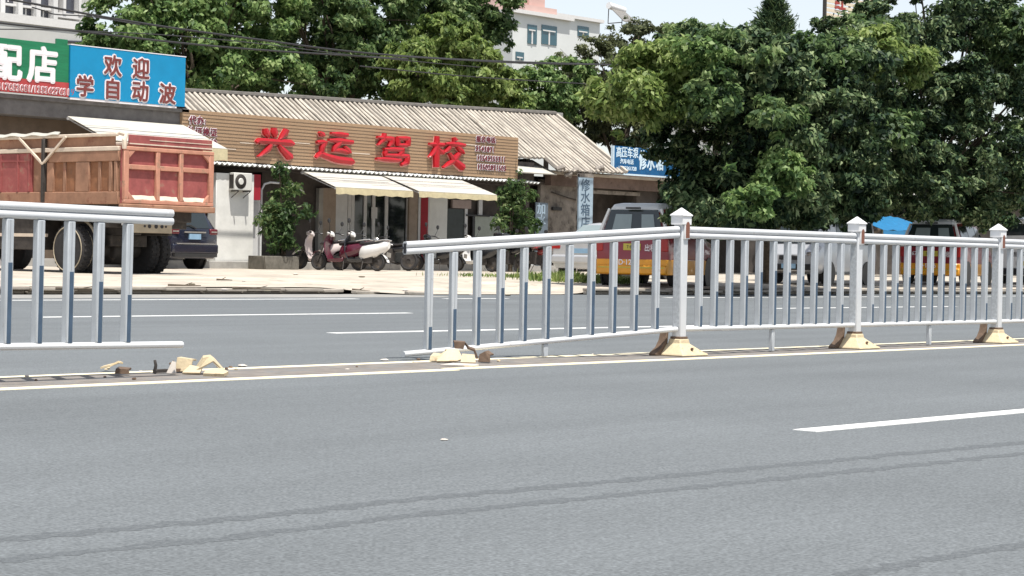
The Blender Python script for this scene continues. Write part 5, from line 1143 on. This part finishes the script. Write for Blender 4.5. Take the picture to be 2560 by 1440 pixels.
tree('tallest dark roadside tree at the right, its trunk standing beside the second taxi', base_at(2306, 31.6, .22),
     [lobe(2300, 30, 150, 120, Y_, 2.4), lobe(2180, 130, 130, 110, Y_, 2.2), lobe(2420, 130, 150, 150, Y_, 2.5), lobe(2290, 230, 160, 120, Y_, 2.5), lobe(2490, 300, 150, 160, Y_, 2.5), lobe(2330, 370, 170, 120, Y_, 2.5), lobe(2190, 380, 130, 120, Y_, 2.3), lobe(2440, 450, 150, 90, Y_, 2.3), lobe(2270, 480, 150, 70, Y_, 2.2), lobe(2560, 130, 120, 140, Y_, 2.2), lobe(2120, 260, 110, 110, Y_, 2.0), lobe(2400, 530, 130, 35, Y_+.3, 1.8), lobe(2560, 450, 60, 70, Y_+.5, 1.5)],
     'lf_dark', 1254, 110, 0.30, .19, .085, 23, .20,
     extra=[('lf_yel', [lobe(2270, 165, 85, 45, Y_-2.3, .5), lobe(2180, 130, 80, 60, Y_-1.9, .6)], 46, 110, .3), ('lf_mid', [lobe(2140, 90, 90, 60, Y_-1.0, 1.0), lobe(2530, 90, 80, 70, Y_-1.4, 1.0), lobe(2250, 330, 70, 50, Y_-2.2, .4)], 70, 140, .36)], shell=.45)  # lighter leaf colours paint in sunlit parts of the crown
tree('bushy tree closing the view behind the two big roadside trees', base_at(2110, 46), [lobe(2090, 300, 130, 150, 46, 2), lobe(2120, 430, 150, 130, 46, 2), lobe(1960, 480, 160, 110, 46, 1.8), lobe(2300, 480, 160, 110, 46, 2), lobe(2460, 480, 160, 110, 46, 2)], 'lf_dark', 494, 110, 0.43, .25, .12, 24, .16)
tree('small leafy tree at the far right edge behind the white van', base_at(2560, 44), [lobe(2580, 330, 120, 150, 44, 2), lobe(2600, 180, 120, 120, 44, 2)], 'lf_mid', 152, 98, 0.40, .22, .10, 25, .14)

def shrub(label, px, Y, lobes, seed, n=46, per=60, stems=5, z=.25):
    b = base_at(px, Y, z); rs = np.random.RandomState(seed); rr_ = random.Random(seed); t = thing('shrub', label, 'shrub', b, group='shrubs in front of the shop'); bb = np.array(b)
    lb = [tuple(np.array(l[:3])-bb)+tuple(l[3:6]) for l in lobes]
    c, nn, a = crown_pts(rs, lb, n, per, .26, .2, .8, .25); k = len(c)
    leaf_mesh('crown', c, nn, a, .21*rs.uniform(.6, 1.3, k), .085*rs.uniform(.6, 1.3, k), M['lf_shrub'], t)
    mb = MB()
    for i in range(stems):
        l = lb[i % len(lb)]; e = Vector(l[:3])+Vector((rr_.uniform(-.3, .3), rr_.uniform(-.2, .2), l[5]*1.05))
        mb.tube([(rr_.uniform(-.08, .08), rr_.uniform(-.05, .05), 0), (e.x*.3, e.y*.3, e.z*.45), e], [.035, .022, .006], 6)
    mb.build('stem', M['bark'], t); return t
M['lf_shrub'] = leaf_mat('broad_shrub_leaves', [(.016, .04, .016), (.05, .095, .035), (.11, .18, .06), (.26, .32, .14)], rough=.5, spec=.22)
shrub('wild leafy shrub growing from the planter left of the awnings', 708, 45.75, [lobe(710, 490, 45, 45, 45.6, .5), lobe(705, 560, 62, 60, 45.6, .6), lobe(745, 520, 35, 30, 45.6, .45), lobe(670, 540, 30, 35, 45.6, .4), lobe(700, 430, 18, 30, 45.6, .2), lobe(700, 615, 45, 40, 45.6, .4), lobe(752, 428, 10, 24, 45.6, .12)], 31, 50, 52, 6, .3)
shrub('dense leafy shrub at the right corner of the shop, near the small upright board', 1276, 45.6, [lobe(1280, 470, 35, 45, 45.6, .5), lobe(1275, 530, 55, 60, 45.6, .6), lobe(1310, 560, 35, 40, 45.6, .45), lobe(1240, 560, 30, 30, 45.6, .4), lobe(1285, 610, 50, 40, 45.6, .5), lobe(1270, 425, 12, 30, 45.6, .2), lobe(1318, 500, 18, 25, 45.6, .2)], 32, 50, 52, 6)
p0, p1 = PY(664, 640, 45.3), PY(748, 668, 45.3)
off = Vector(((p0.x+p1.x)/2, 45.7, .24)); t = thing('planter', 'mossy concrete planter box under the left shrub', 'planter', off)
mb = MB(); w = (p1.x-p0.x)/2
for a, b in (((-w, -.4, 0), (w, -.3, .40)), ((-w, .3, 0), (w, .4, .40)), ((-w, -.299, 0), (-w+.1, .299, .40)), ((w-.1, -.299, 0), (w, .299, .40))): mb.b2(a, b)
mb.build('box', M['planter'], t, bevel=.015)
mb = MB(); mb.b2((-w+.101, -.299, .02), (w-.101, .299, .34)); mb.build('soil_bed', M['soil'], t)

# grass along the yard edge
def grass(label, spots, seed):
    rs = np.random.RandomState(seed); C, N, A, Ls = [], [], [], []
    for (px, Y, n, sx, sy, h) in spots:
        x = GX(px, Y, 690); P = rs.normal(size=(n, 2))*np.array([sx, sy])
        for q in P: C.append((x+q[0], Y+q[1], yard_z(x+q[0], Y+q[1])+h*.35)); Ls.append(h*rs.uniform(.6, 1.5))
    n = len(C); A = rs.normal(size=(n, 3))*.45; A[:, 2] = 1; A /= np.linalg.norm(A, axis=1, keepdims=True)
    N = rs.normal(size=(n, 3)); N[:, 2] = .3; N -= A*(N*A).sum(1, keepdims=True); N /= np.linalg.norm(N, axis=1, keepdims=True)
    o = leaf_mesh('grass', np.array(C), N, A, np.array(Ls), np.array(Ls)*.16, M['lf_yel'], None); o['kind'] = 'stuff'; o['label'] = label; o['category'] = 'grass'
grass('rough green grass tufts at the yard edge by the silver sedan', [(1400, 30.6, 500, .5, .35, .26), (1460, 30.0, 420, .6, .3, .22), (1520, 29.4, 260, .4, .25, .2), (1290, 33.5, 220, .7, .3, .14), (1200, 34.6, 160, .8, .3, .12), (1350, 32.5, 180, .5, .3, .14)], 41)
# litter and stones on the yard
r = random.Random(17); i = 0
for px, py, s_ in ((740, 690, .06), (860, 704, .05), (560, 712, .05), (668, 716, .06), (1012, 712, .05), (480, 702, .06), (1180, 716, .05), (905, 696, .05), (610, 698, .04), (1270, 712, .05)):
    p = PG(px, py, .22); b = MB(); b.lathe([(-.3*s_, s_*.6), (.1*s_, s_), (.35*s_, s_*.4)], (0, 0, 0), 'Z', 6)
    b.v = [(x*r.uniform(.8, 1.9), y*r.uniform(.7, 1.2), z) for x, y, z in b.v]; o = b.build('stone', M['soil' if i % 2 else 'stone'], None, smooth=25)
    o.location = (p.x, p.y, yard_z(p.x, p.y)+s_*.25); o.rotation_euler = (0, 0, r.random()*3); tag(o, 'small loose stone lying on the bleached yard before the shops', 'stone', 'stones scattered on the yard'); i += 1

r = random.Random(29)
for lab, px, py, L, n in (('thin forked twig on the yard, right of the truck wheels', 462, 704, .55, 4), ('dark dry twig lying before the white wall', 560, 698, .35, 3), ('long dry palm rib on the yard, left of the scooters', 640, 712, .8, 4), ('short dark stick on the yard below the awnings', 905, 706, .4, 3), ('bent dry stick behind the first bars of the sagging panel', 215, 712, .9, 5)):
    p = PG(px, py, .22); P = []; a = r.uniform(-.9, -.4)
    for k in range(n+1): P.append((p.x+math.cos(a)*L*(k/n-.5)+r.uniform(-.03, .03), p.y+math.sin(a)*L*(k/n-.5)+r.uniform(-.03, .03), 0))
    P = [(x, y, yard_z(x, y)+.025) for x, y, _ in P]
    mb = MB(); mb.tube(P, [.02-.012*k/n for k in range(n+1)], 5); q = Vector(P[n//2]); e = q+Vector((L*.22, -L*.12, .05)); mb.tube([q, e], [.011, .005], 5)
    tag(mb.build('twig', M['bark']), lab, 'twig', 'dry twigs on the yard')

# ------------------------------------------------------------------ background buildings
# row of dim sheds under the trees
off = Vector((90, 50, .2)); t = thing('shop_building', 'long dim shed in the deep shade under the right hand trees', 'building', off)
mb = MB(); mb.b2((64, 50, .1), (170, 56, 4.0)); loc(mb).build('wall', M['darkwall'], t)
mb = MB(); mb.sheet((63.5, 53, 4.9), (171, 53, 4.9), (171, 49.3, 3.9), (63.5, 49.3, 3.9), 8, 1, .06); loc(mb).build('roof', M['concrete'], t)
for px0, px1 in ((2265, 2292), (2322, 2375), (2378, 2390)):
    mb = MB(); add_rect(mb, px0, 552, px1, 640, 49.9, .098); loc(mb).build('pale_wall_panel', M['concrete'], t)
# blue stall canopy
x0, x1 = GX(2156, 42), GX(2296, 42); zc = PY(2200, 548, 42).z; off = Vector(((x0+x1)/2, 42, .24)); w = (x1-x0)/2
t = thing('stall_canopy', 'bright blue stall canopy in the tree shade behind the second post', 'canopy', off)
h = zc-.24
mb = MB(); mb.sheet((-w*.8, 1.0, h+.15), (w, 1.0, h+.15), (w, -.9, h-.45), (-w, -.9, h-.45), 12, 5, .012, lambda u, v: .03*math.sin(u*28)); mb.sheet((-w, -.9, h-.46), (w, -.9, h-.46), (w, -.92, h-.85), (-w, -.92, h-.85), 12, 1, .012); mb.build('canopy', M['tarp'], t)
for x in (-w+.05, w-.05):
    for y in (-.88, .95): mb = MB(); mb.tube([(x, y, 0), (x, y, h-.45 if y < 0 else h+.1)], .03, 6); mb.build('pole', M['steel'], t)

# grey apartment block far behind the blue sign
Y_ = 112
a, b = PY(-260, 60, Y_), PY(236, 60, Y_); off = Vector((b.x, Y_, 0)); zz = lambda py, px=100: PY(px, py, Y_).z
t = thing('apartment_building', 'grey apartment block with dark windows between white piers, far behind the green sign', 'building', off)
mb = MB(); mb.b2((a.x, Y_+.6, 0), (b.x, Y_+14, zz(-120))); loc(mb).build('wall', M['aptwall'], t)
mb = MB(); mb.b2((a.x, Y_+.1, zz(64)-.25), (PY(140, 60, Y_).x, Y_+.6, zz(60))); mb.b2((a.x, Y_+.1, zz(19)-.1), (PY(130, 19, Y_).x, Y_+.6, zz(17))); mb.b2((PY(132, 30, Y_).x, Y_+.05, zz(31)-.15), (PY(206, 30, Y_).x, Y_+.6, zz(29)+.12)); mb.b2((PY(140, 50, Y_).x, Y_, zz(54)), (PY(206, 50, Y_).x, Y_+.6, zz(48))); loc(mb).build('ledge', M['aptframe'], t)
for px in (-130, -85, -40, 5, 49, 94, 137):
    p = PY(px, 40, Y_); mb = MB(); mb.b2((p.x-.20, Y_-.1, zz(58)), (p.x+.20, Y_+.6, zz(-110))); loc(mb).build('pier', M['aptframe'], t, bevel=.03)
for px in (162, 201):
    p = PY(px, 10, Y_); mb = MB(); mb.b2((p.x-.14, Y_, zz(29)), (p.x+.14, Y_+.6, zz(-110))); loc(mb).build('pier', M['aptframe'], t, bevel=.03)
for row, (y0, y1) in enumerate(((55, 22), (14, -22), (-30, -64))):
    for px0, px1 in ((-125, -90), (-80, -45), (-35, 0), (10, 44), (54, 89), (99, 132)):
        p0, p1 = PY(px0, 40, Y_), PY(px1, 40, Y_); mb = MB(); mb.b2((p0.x+.05, Y_+.45, zz(y0)), (p1.x-.05, Y_+.58, zz(y1))); wn = loc(mb).build('window', M['aptwin'], t)
        if (px0+row) % 3 != 1: mb = MB(); xm_ = p0.x+(p1.x-p0.x)*.55; mb.b2((xm_-.05, Y_+.40, zz(y0)+.05), (xm_+.05, Y_+.447, zz(y1)-.05)); mb.b2((p0.x+.06, Y_+.40, zz(y0)+.35), (xm_-.051, Y_+.447, zz(y0)+.43)); loc(mb).build('window_frame', M['aptframe'], wn)
for y0, y1 in ((24, -22), (-34, -70)):
    for px0, px1 in ((142, 157), (167, 196)):
        p0, p1 = PY(px0, 10, Y_), PY(px1, 10, Y_); mb = MB(); mb.b2((p0.x+.04, Y_+.45, zz(y0)), (p1.x-.04, Y_+.58, zz(y1))); loc(mb).build('window', M['aptwin'], t)
mb = MB(); p0, p1 = PY(-260, 105, Y_-8), PY(240, 105, Y_-8); zt_ = PY(120, 66, Y_-8).z
off = Vector((p1.x, Y_-8, 0)); t2 = thing('apartment_building', 'low pale podium wall in front of the grey apartment block', 'building', off)
mb.b2((p0.x, Y_-8, 0), (p1.x, Y_-.5, zt_)); loc(mb).build('wall', M['aptwall'], t2)
mb = MB(); mb.b2((p0.x, Y_-8.1, zt_+.002), (p1.x, Y_-7.6, zt_+.5)); loc(mb).build('parapet', M['aptframe'], t2)
mb = MB(); mb.tube([(PY(140, 105, Y_-8).x, Y_-8.1, PY(150, 104, Y_-8).z), (PY(225, 105, Y_-8).x, Y_-8.1, PY(225, 106, Y_-8).z)], .08, 6); loc(mb).build('wall_pipe', M['aptwin'], t2)

# white house with a pink stair tower, seen over the trees
Y_ = 100
x0, x1, x2 = PY(1282, 80, Y_).x, PY(1424, 80, Y_).x, PY(1560, 90, Y_).x
off = Vector((x0, Y_, 0)); t = thing('house', 'pale house with teal windows and a pink stair tower above the trees', 'building', off)
zr = PY(1350, 42, Y_).z
mb = MB(); mb.b2((x0, Y_, 0), (x1, Y_+9, zr)); mb.b2((x1, Y_+2.5, 0), (x2, Y_+9, PY(1480, 55, Y_+2.5).z)); loc(mb).build('wall', M['housew'], t)
mb = MB(); mb.b2((x0-.3, Y_-.35, zr+.002), (x1+.15, Y_+9.1, zr+.28)); mb.b2((x1+.16, Y_+2.2, PY(1480, 55, Y_+2.5).z+.002), (x2+.2, Y_+9.1, PY(1480, 55, Y_+2.5).z+.25)); loc(mb).build('roof', M['aptframe'], t)
for px0, py0, px1, py1, dy in ((1320, 62, 1342, 110, 0), (1355, 64, 1392, 112, 0), (1445, 66, 1472, 92, 2.5), (1290, 130, 1310, 150, 0)):
    mb = MB(); add_rect(mb, px0, py0, px1, py1, Y_+dy-.06, .055); wn = loc(mb).build('window', M['housewin'], t)
    pm = (px0+px1)/2; mb = MB(); add_rect(mb, pm-1.2, py0+12, pm+1.2, py1, Y_+dy-.10, .038); add_rect(mb, px0+3, py0+12, px1-3, py0+15, Y_+dy-.145, .043); loc(mb).build('window_frame', M['aptframe'], wn)
mb = MB(); p0, p1 = PY(1297, 20, Y_+1), PY(1362, 20, Y_+1); mb.b2((p0.x, Y_+1, zr+.281), (p1.x, Y_+5, zr+4.5)); tw = loc(mb).build('stair_tower', M['housep'], t)
mb = MB(); mb.b2((p0.x-.2, Y_+.2, zr+.285), (p1.x+.5, Y_+.99, zr+.8)); mb.b2((PY(1320, 20, Y_+.9).x, Y_+.8, zr+.801), (PY(1328, 20, Y_+.9).x, Y_+.995, zr+4.5)); loc(mb).build('tower_base', M['housep'], tw)
off = Vector((PY(1540, 40, Y_+4).x, Y_+4, PY(1540, 52, Y_+4).z)); t = thing('water_heater', 'white solar water heater standing on the roof right of the pale house', 'water heater', off)
mb = MB(); mb.tube([(-1.0, 0, 1.15), (1.0, 0, .95)], .28, 12); mb.build('tank', M['capw'], t)
mb = MB(); mb.sheet((-.9, -.1, .95), (.9, -.1, .85), (1.3, -1.3, -.25), (-.6, -1.3, -.2), 1, 1, .06); mb.build('collector', M['steel'], t)
mb = MB()
for x in (-.9, .9): mb.tube([(x, .1, -.3), (x, .05, .95)], .04, 5); mb.tube([(x, -1.3, -.3), (x, .1, -.3)], .04, 5)
mb.build('frame', M['darkm'], t)
off = Vector((PY(1440, 30, Y_+3).x, Y_+3, zr+.28)); t = thing('roof_tank', 'low row of grey tanks and pipes on the flat roof of the pale house', 'water tank', off)
mb = MB(); mb.lathe([(0, .3), (.45, .3), (.55, .1)], (0, 0, 0), 'Z', 12); mb.lathe([(0, .25), (.4, .25), (.48, .1)], (-1.6, 0, 0), 'Z', 12); mb.tube([(-1.5, 0, .2), (.9, 0, .25), (1.3, 0, 0)], .05, 5); mb.build('tank', M['concrete'], t)

# striped rooftop sign with a red character
Y_ = 105
x0, x1 = PY(2064, 30, Y_).x, PY(2190, 30, Y_).x; zb = PY(2100, 92, Y_).z; zt = PY(2100, -70, Y_).z
off = Vector((x0, Y_, 0)); t = thing('rooftop_sign', 'tall cream slatted rooftop sign with a red character, top right above the trees', 'sign', off)
mb = MB(); z = zb
while z < zt: mb.b2((x0, Y_, z), (x1, Y_+.12, z+.30)); z += .44
loc(mb).build('slat', M['slatc'], t)
mb = MB(); mb.b2((x0-.06, Y_-.05, 0), (x0+.10, Y_+.3, zt)); mb.b2((x1-.1, Y_+.13, 0), (x1+.06, Y_+.3, zt)); mb.b2(((x0+x1)/2-.08, Y_+.13, 0), ((x0+x1)/2+.08, Y_+.3, zt)); loc(mb).build('frame', M['darkm'], t)
mb = MB(); mb.b2((x0-8, Y_+.4, 0), (x1+8, Y_+12, zb-.6)); loc(mb).build('block', M['aptwall'], t)
p = PY(2102, 2, Y_-.1); shift(text('character', '红', M['redch'], t, p.x, p.z, Y_-.06, 1.9, 1.0, .03, .03), off)

# ------------------------------------------------------------------ overhead cables
def cable(label, pts, Y, rad=.022):
    P = [PY(px, py, Y) for px, py in pts]; Q = []
    for i in range(len(P)-1):
        a0, a1, a2, a3 = P[max(0, i-1)], P[i], P[i+1], P[min(len(P)-1, i+2)]
        for k in range(6):
            u = k/6; Q.append(.5*((2*a1)+(a2-a0)*u+(2*a0-5*a1+4*a2-a3)*u*u+(3*a1-a0-3*a2+a3)*u**3))
    Q.append(P[-1]); o = MB().tube(Q, rad, 6).build('cable', M['cable']); return tag(o, label, 'cable', 'overhead cables')
cable('uppermost thick black cable dipping from the top left corner', [(-120, -25), (60, 5), (230, 37), (420, 68), (640, 98), (870, 128), (1100, 146), (1330, 156), (1580, 163)], 45.2, .032)
cable('second thick cable crossing the podium wall above the green sign', [(-120, 40), (0, 57), (115, 70), (240, 83), (420, 104), (640, 124), (860, 138), (1020, 148)], 45.0, .030)
cable('thin cable just under the thick one at the far left', [(-120, 72), (0, 73), (110, 74), (240, 79), (420, 88), (640, 108), (900, 140), (1200, 168)], 44.8, .016)
cable('short slanting drop wire from the apartment to the thick cables', [(80, 18), (110, 27), (140, 36), (230, 42), (350, 62)], 45.4, .018)
cable('lower thin cable across the trees right of the roof ridge', [(900, 165), (1100, 185), (1240, 196), (1370, 204), (1500, 211), (1620, 214)], 45.0, .02)
cable('middle thin cable passing under the white house', [(980, 140), (1150, 150), (1300, 158), (1440, 161), (1580, 162)], 44.6, .02)
# ------------------------------------------------------------------ end
bpy.context.view_layer.update()
